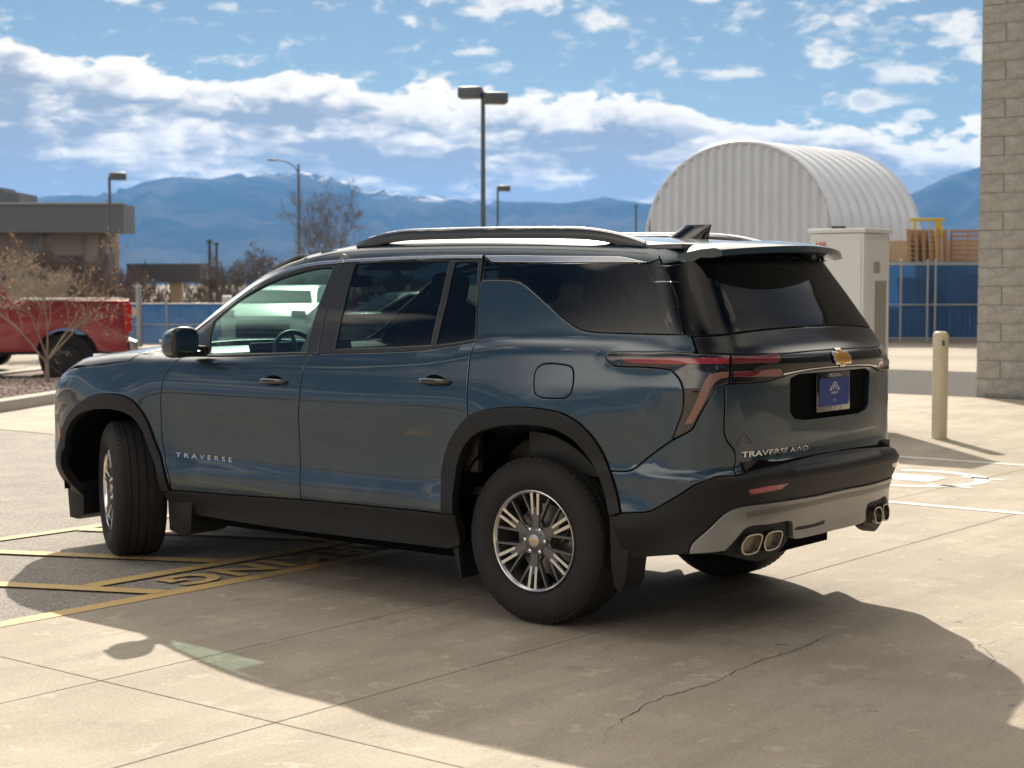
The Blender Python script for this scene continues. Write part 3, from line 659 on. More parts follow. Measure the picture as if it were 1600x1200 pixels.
# ---------------------------------------------------------------- bare trees and brush
def shoot(mb, p, d, L, r, level, rnd, tips, bend, up, minr, dens):
    """one limb that runs on to its tip, with side shoots along it"""
    n = max(3, min(9, int(L / .16))); pts = [p.copy()]; rr = [r]; q = p.copy(); dd = d.copy(); out = []
    for i in range(n):
        dd = (dd + Vector((rnd.gauss(0, bend), rnd.gauss(0, bend), rnd.gauss(0, bend * .6) + up))).normalized(); q = q + dd * L / n
        pts.append(q.copy()); rr.append(max(minr, r * (1 - .80 * (i + 1) / n))); out.append((q.copy(), dd.copy(), (i + 1) / n, rr[-1]))
    mb.path(pts, rr, 6 if r > .03 else (4 if level > 1 else 3))
    tips.append(q.copy())
    if level == 0: return
    k = max(2, int(dens * (1.0 if level > 1 else .9)))
    for j in range(k):
        q_, d_, t_, r_ = out[min(len(out) - 1, int((.22 + .74 * (j + rnd.random()) / k) * len(out)))]
        a = rnd.uniform(0, 2 * math.pi); sp = rnd.uniform(.45, .95); u_ = d_.orthogonal().normalized(); w_ = d_.cross(u_)
        nd = (d_ * math.cos(sp) + (u_ * math.cos(a) + w_ * math.sin(a)) * math.sin(sp)).normalized()
        shoot(mb, q_, nd, L * (.62 - .30 * t_) * rnd.uniform(.7, 1.15), r_ * .62, level - 1, rnd, tips, bend * 1.15, up, minr, dens)
def bark(name, c): return pbr(name, c, .9, var=(12, .2))
M['bark1'] = bark('grey_bark', (.16, .135, .115)); M['bark2'] = bark('tan_twigs', (.30, .235, .165)); M['leaf_dry'] = pbr('dry_leaf', (.42, .30, .20), .85, var=(20, .35)); M['brush'] = bark('brown_brush', (.17, .125, .105)); M['twig_pale'] = bark('pale_twigs', (.36, .32, .25))
def bare_tree(label, loc, h, seed, depth=5, mat='bark1', spread=.5, up=.4, trunk_f=.32, r=None, leaves=0, leaf_mat='leaf_dry', minr=.012, cat='tree', name='bare_tree', group=None):
    rnd = random.Random(seed); t_ = thing(name, label, cat, loc, 0, group); r = r or h * .022
    tb = MB(); tb.path([(0, 0, -.05), (rnd.uniform(-.03, .03), 0, h * trunk_f * .5), (0, 0, h * trunk_f)], [r * 1.25, r, r * .9], 8); tb.obj('trunk', M[mat], t_, smooth=60)
    cb = MB(); tips = []
    nl = 6 if trunk_f < .1 else 5; lv = 3 if depth >= 6 else 2
    for k in range(nl):
        a = 2 * math.pi * k / nl + rnd.uniform(-.5, .5); sp = (rnd.uniform(.12, .30) if k == 0 else rnd.uniform(.6, 1.1)) * spread
        shoot(cb, Vector((0, 0, h * trunk_f * rnd.uniform(.8, 1.))), Vector((math.cos(a) * math.sin(sp), math.sin(a) * math.sin(sp), math.cos(sp))), h * (1 - trunk_f) * rnd.uniform(.82, 1.05), r * .62, lv, rnd, tips, .09, up * .10, minr, 9 if lv == 3 else 8)
    k_ = h / max(v[2] for v in cb.v); cb.v = [(v[0] * k_, v[1] * k_, v[2] * k_) for v in cb.v]; tips = [p * k_ for p in tips]; t_.children[0].scale = (1, 1, k_)
    cb.obj('crown', M[mat], t_)['kind'] = 'stuff'
    if leaves:
        lb_ = MB()
        for i in range(leaves):
            p = rnd.choice(tips) + Vector((rnd.gauss(0, .05), rnd.gauss(0, .05), rnd.gauss(0, .05))); s_ = rnd.uniform(.014, .032)
            u_ = Vector((rnd.gauss(0, 1), rnd.gauss(0, 1), rnd.gauss(0, 1))).normalized(); w_ = u_.orthogonal().normalized()
            lb_.add([p - u_ * s_, p + w_ * s_ * .6, p + u_ * s_, p - w_ * s_ * .6], [(0, 1, 2, 3)])
        lb_.obj('leaves', M[leaf_mat], t_)['kind'] = 'stuff'
    return t_
bare_tree('bare grey cottonwood rising behind the SUV windshield pillar', site(62, -7.0), 5.6, 5, 8, 'bark1', .50, .5, .14, r=.085, minr=.006)
bare_tree('slim leafless young tree on the gravel island, in front of the red pickup', site(24.4, -6.90, .1), 2.30, 9, 5, 'bark2', .95, .05, .17, r=.032, leaves=900, minr=.0038, name='young_tree')
SHR = ((70, -19.5, 3.6, 'brown leafless shrub by the right corner of the grey building'), (68, -17.4, 3.0, 'brown leafless shrub between lamp post and low canopy'), (66, -15.2, 2.4, 'low brown shrub under the canopy edge'), (64, -20.6, 3.4, 'tall brown shrub against the grey building wall'),
       (60, -20.8, 3.2, 'leafless shrub below the lamp post on the building side'), (74, -11.8, 3.6, 'grey leafless shrub left of the cottonwood'), (72, -9.4, 3.2, 'thin leafless shrub next to the cottonwood trunk'), (76, -13.6, 2.6, 'small grey shrub left of the street light'), (80, -5.5, 2.9, 'far grey shrub right of the cottonwood'),
       (56, -16.2, 2.3, 'low brown shrub behind the pickup tailgate'), (58, -14.2, 1.9, 'low twiggy shrub just behind the gate post'), (66, -22.8, 3.6, 'twiggy shrub against the left part of the building wall'))
for i, (d, s, h, lab) in enumerate(SHR):
    bare_tree(lab, site(d, s), h, 20 + i, 7 if h > 2.5 else 6, 'brush' if i < 5 or i > 8 else 'bark1', .62, .22, .06, r=.045, minr=.010, cat='shrub', name='leafless_shrub', group='leafless shrubs along the far fence')
bare_tree('pale twiggy shrub right behind the red pickup bed', site(36, -10.3), 2.0, 41, 6, 'twig_pale', .55, .35, .08, r=.03, minr=.005, cat='shrub', name='leafless_shrub')
bare_tree('pale twiggy shrub behind the red pickup cab', site(37, -11.6), 2.3, 43, 6, 'twig_pale', .55, .35, .08, r=.03, minr=.005, cat='shrub', name='leafless_shrub')
rnd = random.Random(31); mb = MB()
for i in range(9000):
    s_ = rnd.uniform(-52, -4); hh = (1.3 + .9 * noise.noise(Vector((s_ * .22, 0, 3))) + .5 * noise.noise(Vector((s_ * .9, 0, 7)))); p = site(rnd.uniform(98, 104), s_, abs(rnd.gauss(0, .55)) * hh); d_ = Vector((rnd.gauss(0, .3), rnd.gauss(0, .3), 1)).normalized(); L_ = rnd.uniform(.25, .6); w_ = Vector((rnd.uniform(-1, 1), rnd.uniform(-1, 1), .2)).normalized() * rnd.uniform(.03, .09)
    mb.add([p - w_, p + w_, p + d_ * L_], [(0, 1, 2)])
mb.obj('distant_undergrowth', M['brush'])['kind'] = 'stuff'
# ---------------------------------------------------------------- other vehicles
def simple_wheel(par, x, y, r, mats, w=.22):
    sg = 1 if y > 0 else -1
    mb = MB(); mb.lathe([(r * .62, y), (r * .95, y), (r, y - sg * .03), (r, y - sg * (w - .03)), (r * .95, y - sg * w), (r * .6, y - sg * w)], 32, 'y', (x, 0, r)); wo = mb.obj('wheel', mats[0], par, smooth=40)
    mb = MB(); mb.lathe([(0, y - sg * .02), (r * .2, y - sg * .02), (r * .55, y - sg * .035), (r * .64, y - sg * .005)], 24, 'y', (x, 0, r))
    mb.obj('rim', mats[1], wo, smooth=40)
def side_cut(pts, arches, n=14):
    """lower body outline (x, z) with wheel arches cut into the sill; arches (x, r, z)"""
    lo = []
    for x, r, z in sorted(arches): lo += [(x - r * math.cos(math.pi * i / n), z + r * math.sin(math.pi * i / n)) for i in range(n + 1)]
    return pts + rv2(lo)
def rv2(l): return list(l)[::-1]
def loft(mb, prof, ws, zs_top, tuck=.07):
    """prism in y with the upper part drawn in: w(z)"""
    mb2 = MB(); mb2.prism(prof, -1, 1); return mb2
def simple_car(name, label, cat, loc, rz, colour, kind='sedan', L=4.6, Wd=1.84, H=1.45):
    t_ = thing(name, label, cat, loc, rz)
    pm = pbr(name + '_paint', colour, .3, .2, coat=1.); gm_ = pbr(name + '_glass', (.02, .025, .03), .05, coat=1.); tyre = M.setdefault('tyre2', pbr('plain_tyre', (.02, .02, .02), .8)); rim = M.setdefault('rim2', pbr('plain_rim', (.35, .35, .36), .3, .9)); rimw = M.setdefault('rimd', pbr('dark_rim', (.045, .045, .047), .4, .6)) if kind == 'pickup' else rim; dk = M.setdefault('dk2', pbr('dark_trim', (.02, .02, .02), .6))
    f, b = L / 2, -L / 2; wr = .34 if kind != 'pickup' else .41; xf, xr = f - .92, b + (.95 if kind != 'pickup' else .98); zc = wr + .02; ar = wr + .07
    if kind == 'sedan': up = [(f, .55), (f - .08, .72), (f - .9, .88), (f - 1.25, .93), (b + .75, 1.0), (b + .1, .98), (b, .78), (b + .02, .40)]; cabp = [(f - 1.2, .92), (f - 1.95, H - .06), (f - 2.5, H), (b + 1.5, H - .03), (b + .65, 1.0)]
    elif kind == 'van': up = [(f, .60), (f - .05, .95), (f - .7, 1.16), (f - .95, 1.20), (b + .05, 1.20), (b, .9), (b + .02, .45)]; cabp = [(f - .85, 1.18), (f - 1.6, H - .08), (f - 2.1, H), (b + .35, H), (b + .06, 1.2)]
    else: up = [(f, .70), (f - .04, 1.05), (f - .25, 1.14), (f - 1.35, 1.20), (f - 1.55, 1.22), (b + 1.72, 1.30), (b + 1.68, 1.33), (b + .02, 1.33), (b, 1.30), (b + .03, .70), (b + .05, .55)]; cabp = [(f - 1.45, 1.20), (f - 2.10, H - .08), (f - 2.6, H), (b + 2.15, H - .02), (b + 1.74, 1.28)]
    low = .28 if kind != 'pickup' else .50
    prof = [(f - .05, low)] + up + [(b + .08, low)]
    lo = []
    for x in (xr, xf): lo += [(x - ar * math.cos(math.pi * i / 14), zc + ar * math.sin(math.pi * i / 14)) for i in range(15) if zc + ar * math.sin(math.pi * i / 14) > low]
    prof = prof + lo
    vs = []; n = len(prof)
    def wz(x, z): 
        w = Wd / 2 * (1 - .05 * max(0, (z - .75)) ** 1.5 - .04 * max(0, .55 - z)); e = max(0, abs(x) - (L / 2 - .45)) / .45; return w - .13 * e * e
    fs = [(i, (i + 1) % n, n + (i + 1) % n, n + i) for i in range(n)] + [tuple(range(n - 1, -1, -1)), tuple(range(n, 2 * n))]
    vs = [(x, -wz(x, z), z) for x, z in prof] + [(x, wz(x, z), z) for x, z in prof]
    mb = MB(); mb.add(vs, fs); body = mb.obj('body', pm, t_, smooth=32, bevel=.025)
    n = len(cabp); zb = min(p[1] for p in cabp); wt = lambda z: Wd / 2 - .06 - .20 * (z - zb) / (H - zb)
    mb = MB(); mb.add([(x, -wt(z), z - .02) for x, z in cabp] + [(x, wt(z), z - .02) for x, z in cabp], [(i, (i + 1) % n, n + (i + 1) % n, n + i) for i in range(n)] + [tuple(range(n - 1, -1, -1)), tuple(range(n, 2 * n))]); cb = mb.obj('cabin', pm, t_, smooth=32, bevel=.04)
    cx = sum(p[0] for p in cabp) / n; cz_ = (zb + H) / 2
    for sg in (1, -1):
        sh = [(cx + (x - cx) * .88, zb + .05 + (z - zb) * .80) for x, z in cabp]
        xs = [p[0] for p in sh]; mid = (min(xs) + max(xs)) / 2 + .1
        for part in (0, 1):
            pp = []
            for x, z in sh: pp.append((x, z))
            cl_ = []
            for i in range(len(pp)):
                a, b_ = pp[i], pp[(i + 1) % len(pp)]
                ina = (a[0] > mid + .04) if part == 0 else (a[0] < mid - .04); inb = (b_[0] > mid + .04) if part == 0 else (b_[0] < mid - .04); lim = mid + .04 if part == 0 else mid - .04
                if ina: cl_.append(a)
                if ina != inb: tt = (lim - a[0]) / (b_[0] - a[0]); cl_.append((lim, a[1] + (b_[1] - a[1]) * tt))
            if len(cl_) > 2:
                mb = MB(); mb.add([(x, sg * (wt(z) + .008), z) for x, z in cl_], [tuple(range(len(cl_)))]); mb.obj('side_window', gm_, t_)
    for (x0, z0), (x1, z1), nm in ((cabp[0], cabp[1], 'windshield'), (cabp[-1], cabp[-2], 'rear_window')):
        s0 = 1 if nm == 'windshield' else -1; q = lambda k: (x0 + (x1 - x0) * k + s0 * .03, z0 + (z1 - z0) * k + .0)
        a, b_ = q(.12), q(.9); mb = MB(); mb.add([(a[0], -wt(a[1]) + .08, a[1]), (a[0], wt(a[1]) - .08, a[1]), (b_[0], wt(b_[1]) - .10, b_[1]), (b_[0], -wt(b_[1]) + .10, b_[1])], [(0, 1, 2, 3)]); mb.obj(nm, gm_, t_)
    for x in (xf, xr):
        for sg in (1, -1): simple_wheel(t_, x, sg * (Wd / 2 - .02), wr, (tyre, rimw))
    mb = MB(); mb.box(((xf + xr) / 2, 0, low + .12), (L - .4, Wd - .34, .26)); mb.obj('underbody', dk, t_)
    mb = MB(); mb.box((f + .01, 0, (.62 if kind != 'pickup' else .92)), (.06, 1.1, .22 if kind == 'sedan' else .36), bev=.02); gr = mb.obj('grille', dk, t_)
    mb = MB()
    for k in range(4): mb.box((f + .045, 0, (.55 if kind == 'sedan' else (.62 if kind != 'pickup' else .80)) + k * .075), (.012, 1.04, .018))
    mb.obj('grille_bar', rim, gr)['kind'] = 'stuff'
    hl = M.setdefault('hl2', pbr('headlamp_glass', (.7, .72, .74), .1, coat=1.)); tlm = M['tail2'] if 'tail2' in M else M.setdefault('tail2', pbr('tail_red', (.55, .02, .02), .15, coat=1.))
    for sg in (1, -1):
        mb = MB(); mb.box((f - .02, sg * (Wd / 2 - .24), .70 if kind == 'sedan' else 1.0), (.12, .30, .14), bev=.03); mb.obj('headlamp', hl, t_)
        hh = (.22 if kind == 'sedan' else .46); mb = MB(); mb.box((b + .04, sg * (Wd / 2 - .10), (.84 if kind == 'sedan' else 1.06)), (.12, .19, hh), bev=.02); mb.obj('tail_lamp', tlm, t_)
        mb = MB(); mb.box((f - (1.5 if kind != 'van' else 1.2), sg * (Wd / 2 + .08), 1.02 if kind == 'sedan' else 1.28), (.12, .20, .14), bev=.03); mb.obj('mirror', pm, t_)
        mb = MB(); 
        if kind == 'pickup':
            mb.box(((b + .85), sg * (Wd / 2 - .05), 1.345), (1.66, .10, .03), bev=.008); mb.obj('bed_rail_cap', M.setdefault('railcap', pbr('pale_rail_cap', (.72, .66, .56), .4)), t_)
            for k, xx in enumerate((.25, 1.15)): mb = MB(); mb.box((xx - .1, sg * (Wd / 2 - .0), 1.08), (.16, .02, .03), bev=.005); mb.obj('door_handle', rim, t_)
        else:
            for xx in (.05, .95): mb = MB(); mb.box((xx, sg * (Wd / 2 - .01), .86 if kind == 'sedan' else 1.02), (.16, .02, .03), bev=.005); mb.obj('door_handle', pm, t_)
    for z0, ln in (((.46 if kind != 'pickup' else .60), Wd - .12),):
        mb = MB(); mb.box((b - .04, 0, z0), (.14, ln, .20), bev=.04); mb.obj('rear_bumper', rim if kind == 'pickup' else pm, t_, smooth=40)
        mb = MB(); mb.box((f + .02, 0, z0 - .05), (.12, ln, .20), bev=.04); mb.obj('front_bumper', rim if kind == 'pickup' else pm, t_, smooth=40)
    if kind == 'pickup':
        mb = MB(); mb.box((0.1, Wd / 2 - .06, .46), (2.0, .12, .06), bev=.01); mb.obj('running_board', rim, t_)
        mb = MB(); mb.box((0.1, -Wd / 2 + .06, .46), (2.0, .12, .06), bev=.01); mb.obj('running_board', rim, t_)
    return t_
RIGHTWARDS = SITE_RZ
# the pickup heads left: its tailgate is at the right
p_ = site(26.0, -6.20 - 2.85); simple_car('pickup_truck', 'dark red crew-cab pickup parked behind the gravel island at the left edge', 'pickup truck', (p_.x, p_.y, 0), SITE_RZ + math.pi + .29, (.36, .040, .050), 'pickup', 5.8, 2.0, 1.93)
p_ = site(31.0, -11.4); simple_car('parked_car', 'dark sedan parked just behind the red pickup, only its wheels showing below', 'car', (p_.x, p_.y, 0), SITE_RZ + math.pi, (.02, .022, .025), 'sedan', 4.7, 1.84, 1.42)
p_ = site(35.5, -4.75); simple_car('parked_van', 'white van parked nose-on beyond the lot, seen through the SUV front window', 'van', (p_.x, p_.y, 0), SITE_RZ - math.pi / 2 - .1, (.80, .81, .80), 'van', 5.0, 1.95, 1.58)
p_ = site(40.5, -5.45); simple_car('parked_car', 'silver hatchback seen through the SUV front window, left of the white van', 'car', (p_.x, p_.y, 0), SITE_RZ - math.pi / 2 - .05, (.60, .62, .62), 'sedan', 4.2, 1.80, 1.25)
p_ = site(35.5, -1.7); simple_car('parked_car', 'white sedan seen through the SUV rear door window', 'car', (p_.x, p_.y, 0), SITE_RZ + .4, (.75, .75, .74), 'sedan', 4.6, 1.84, 1.45)

# ---------------------------------------------------------------- body surface of the big car (numpy only)
def tab(xs, ys):
    xs = np.array(xs, float); ys = np.array(ys, float)
    h = np.diff(xs); d = np.diff(ys) / h
    m = np.zeros(len(xs)); m[0] = d[0]; m[-1] = d[-1]
    for i in range(1, len(xs) - 1):
        m[i] = (d[i-1] * h[i] + d[i] * h[i-1]) / (h[i-1] + h[i])
    def f(x):
        x = np.asarray(x, float)
        xc = np.clip(x, xs[0], xs[-1])
        i = np.clip(np.searchsorted(xs, xc) - 1, 0, len(h) - 1)
        t = (xc - xs[i]) / h[i]; t2 = t * t; t3 = t2 * t
        y = (2*t3 - 3*t2 + 1) * ys[i] + (t3 - 2*t2 + t) * h[i] * m[i] + (-2*t3 + 3*t2) * ys[i+1] + (t3 - t2) * h[i] * m[i+1]
        return y + np.where(x < xs[0], (x - xs[0]) * m[0], 0) + np.where(x > xs[-1], (x - xs[-1]) * m[-1], 0)
    return f
def smax(a, b, k):
    h = np.maximum(k - np.abs(a - b), 0) / k
    return np.maximum(a, b) + h * h * k * 0.25
def smin(a, b, k):
    return -smax(-a, -b, k)
def bump(d, c, w):
    return np.exp(-((d - c) / w) ** 2)
WB = 3.073
T_side = tab([.15, .30, .42, .50, .56, .63, .72, .82, .91, .97, 1.03, 1.10, 1.20, 1.30, 1.45],
             [.80, .875, .944, .966, .964, .952, .954, .966, .981, .987, .984, .972, .948, .925, .89])
T_belt = tab([-1.3, -.9, -.5, -.1, .3, .6, 1.0, 1.6, 2.3, 2.7, 3.0, 3.3, 3.6, 3.76, 3.9, 4.05],
             [1.30, 1.315, 1.335, 1.345, 1.325, 1.275, 1.24, 1.22, 1.215, 1.225, 1.225, 1.20, 1.155, 1.10, 1.02, .88])
T_rear = tab([.2, .38, .46, .54, .62, .70, .755, .785, .82, .90, 1.0, 1.1, 1.18, 1.23, 1.28, 1.34, 1.4],
             [-.80, -.92, -.99, -1.05, -1.10, -1.13, -1.13, -1.07, -1.035, -1.035, -1.04, -1.045, -1.055, -1.08, -1.075, -1.01, -.94])
T_rglass = tab([1.1, 1.25, 1.385, 1.466, 1.563, 1.644, 1.72, 1.80], [-1.09, -1.03, -.955, -.90, -.835, -.78, -.735, -.69])
T_front = tab([.15, .25, .33, .5, .75, .9, 1.0, 1.1], [3.62, 3.74, 3.88, 4.01, 4.03, 4.0, 3.95, 3.86])
T_wsh = tab([1.15, 1.25, 1.35, 1.44, 1.54, 1.625, 1.69, 1.737, 1.79], [3.02, 2.85, 2.66, 2.52, 2.35, 2.20, 2.05, 1.88, 1.6])
T_roof = tab([-1.0, -.6, -.2, .3, .8, 1.2, 1.6, 1.9, 2.2], [1.745, 1.785, 1.812, 1.83, 1.836, 1.833, 1.82, 1.80, 1.76])
def F_body(x, y, z):
    ay = np.abs(y)
    # lower body
    bs = np.clip((.79 - z) / .05, 0, 1)          # the bumper stands wider than the tailgate
    w = T_side(z)
    w = w - .055 * np.clip((x - 2.5) / 1.2, 0, 2) ** 2 - (.085 - .05 * bs) * np.clip((.1 - x) / 1.1, 0, 2) ** 2
    w = w + .012 * bump(x, -.15, .75) * bump(z, 1.12, .16)
    w = w + .035 * bump(z, 1.265, .045) * np.clip((-.35 - x) / .4, 0, 1)
    for xw in (0., WB):
        d = np.sqrt((x - xw) ** 2 + (z - .40) ** 2)
        w = w + .034 * bump(d, .46, .15) * np.clip((z - .25) / .25, 0, 1)
    fs = ay - w
    xr = T_rear(z) + .14 * (ay / .9) ** 2.4
    fr = xr - x
    ff = x - (T_front(z) - .20 * (ay / .9) ** 2.4)
    zt = T_belt(x) + np.clip((x - 2.2) / .6, 0, 1) * (.035 - .045 * (ay / .8) ** 2) - .02
    ft = z - zt
    lo = smax(smax(fs, fr, .46 - .12 * bs), ft, .075)
    lo = smax(lo, ff, .28)
    zc = np.maximum(z, 1.20)
    g = .922 - .30 * (np.maximum(z, 1.12) - 1.2) - .30 * np.clip(z - 1.2, 0, 1) ** 2
    g = g - .07 * np.clip(x - 1.5, 0, 3) ** 2 - .035 * np.clip(.3 - x, 0, 3) ** 2
    gs = (ay - g) * .92
    gr = (T_rglass(zc) + .10 * (ay / .8) ** 2.2 - x) * .80
    gf = (x - .05 - (T_wsh(zc) - .14 * (ay / .75) ** 2)) * .52
    gt = z - (T_roof(x) - .035 * (ay / .7) ** 2)
    gn = smax(smax(gs, gr, .16), smax(gf, gs, .10), .001)
    gn = smax(gn, gt, .085)
    return smin(lo, gn, .035)
def F_grad(p):
    e = 8e-4
    x, y, z = p[:, 0], p[:, 1], p[:, 2]
    g = np.stack([F_body(x+e, y, z) - F_body(x-e, y, z), F_body(x, y+e, z) - F_body(x, y-e, z), F_body(x, y, z+e) - F_body(x, y, z-e)], 1)
    return g / np.maximum(np.linalg.norm(g, axis=1, keepdims=True), 1e-9)
def root(o, d, lo=0., hi=1.6, n=40):
    """last crossing from inside to outside along o + t d"""
    t = np.linspace(lo, hi, n)
    P = o[:, None, :] + d[:, None, :] * t[None, :, None]
    f = F_body(P[..., 0], P[..., 1], P[..., 2])
    neg = f < 0
    k = n - 1 - np.argmax(neg[:, ::-1], axis=1)
    k = np.where(neg.any(1), np.minimum(k, n - 2), 0)
    a = t[k]; b = t[k + 1]
    for _ in range(24):
        m = (a + b) / 2
        q = o + d * m[:, None]
        s = F_body(q[:, 0], q[:, 1], q[:, 2]) < 0
        a = np.where(s, m, a); b = np.where(s, b, m)
    return o + d * ((a + b) / 2)[:, None]
RX, RY, RK = -.30, .45, .60          # pivot of the rear corner; radians to u
FX, FY, FK = 3.25, .45, .60          # pivot of the front corner
U_RC = RX - RK * np.pi / 2           # u where the rear face begins (y = RY)
U_MID = U_RC - RY                    # u of the centre line at the rear
def side_map(u, z):
    """(u, z) on the unrolled side/rear/front of the car -> surface point (left half, mirrored beyond the centre line)"""
    u = np.asarray(u, float); z = np.asarray(z, float)
    n = len(u); o = np.zeros((n, 3)); d = np.zeros((n, 3))
    th = (RX - u) / RK; tf = (u - FX) / FK
    s = (u >= RX) & (u <= FX); c = (u < RX) & (u >= U_RC); r = u < U_RC
    fc = (u > FX) & (tf <= np.pi / 2); fr = tf > np.pi / 2
    o[:, 2] = z
    o[s, 0] = u[s]; d[s, 1] = 1
    o[c, 0] = RX; o[c, 1] = RY; d[c, 0] = -np.sin(th[c]); d[c, 1] = np.cos(th[c])
    o[r, 0] = RX; o[r, 1] = RY + (u[r] - U_RC); d[r, 0] = -1
    o[fc, 0] = FX; o[fc, 1] = FY; d[fc, 0] = np.sin(tf[fc]); d[fc, 1] = np.cos(tf[fc])
    o[fr, 0] = FX; o[fr, 1] = FY - (u[fr] - FX - FK * np.pi / 2); d[fr, 0] = 1
    return root(o, d)
def side_inv(p):
    """surface point -> (u, z)"""
    x, y, z = p
    if x >= RX and x <= FX: return (x, z)
    if x < RX:
        if y <= RY: return (U_RC - (RY - y), z)
        return (RX - RK * np.arctan2(RX - x, y - RY), z)
    if y <= FY: return (FX + FK * np.pi / 2 + (FY - y), z)
    return (FX + FK * np.arctan2(x - FX, y - FY), z)
def top_map(x, y):
    x = np.asarray(x, float); y = np.asarray(y, float)
    o = np.stack([x, y, np.full(len(x), .85)], 1); d = np.zeros((len(x), 3)); d[:, 2] = 1
    return root(o, d, 0, 1.2)
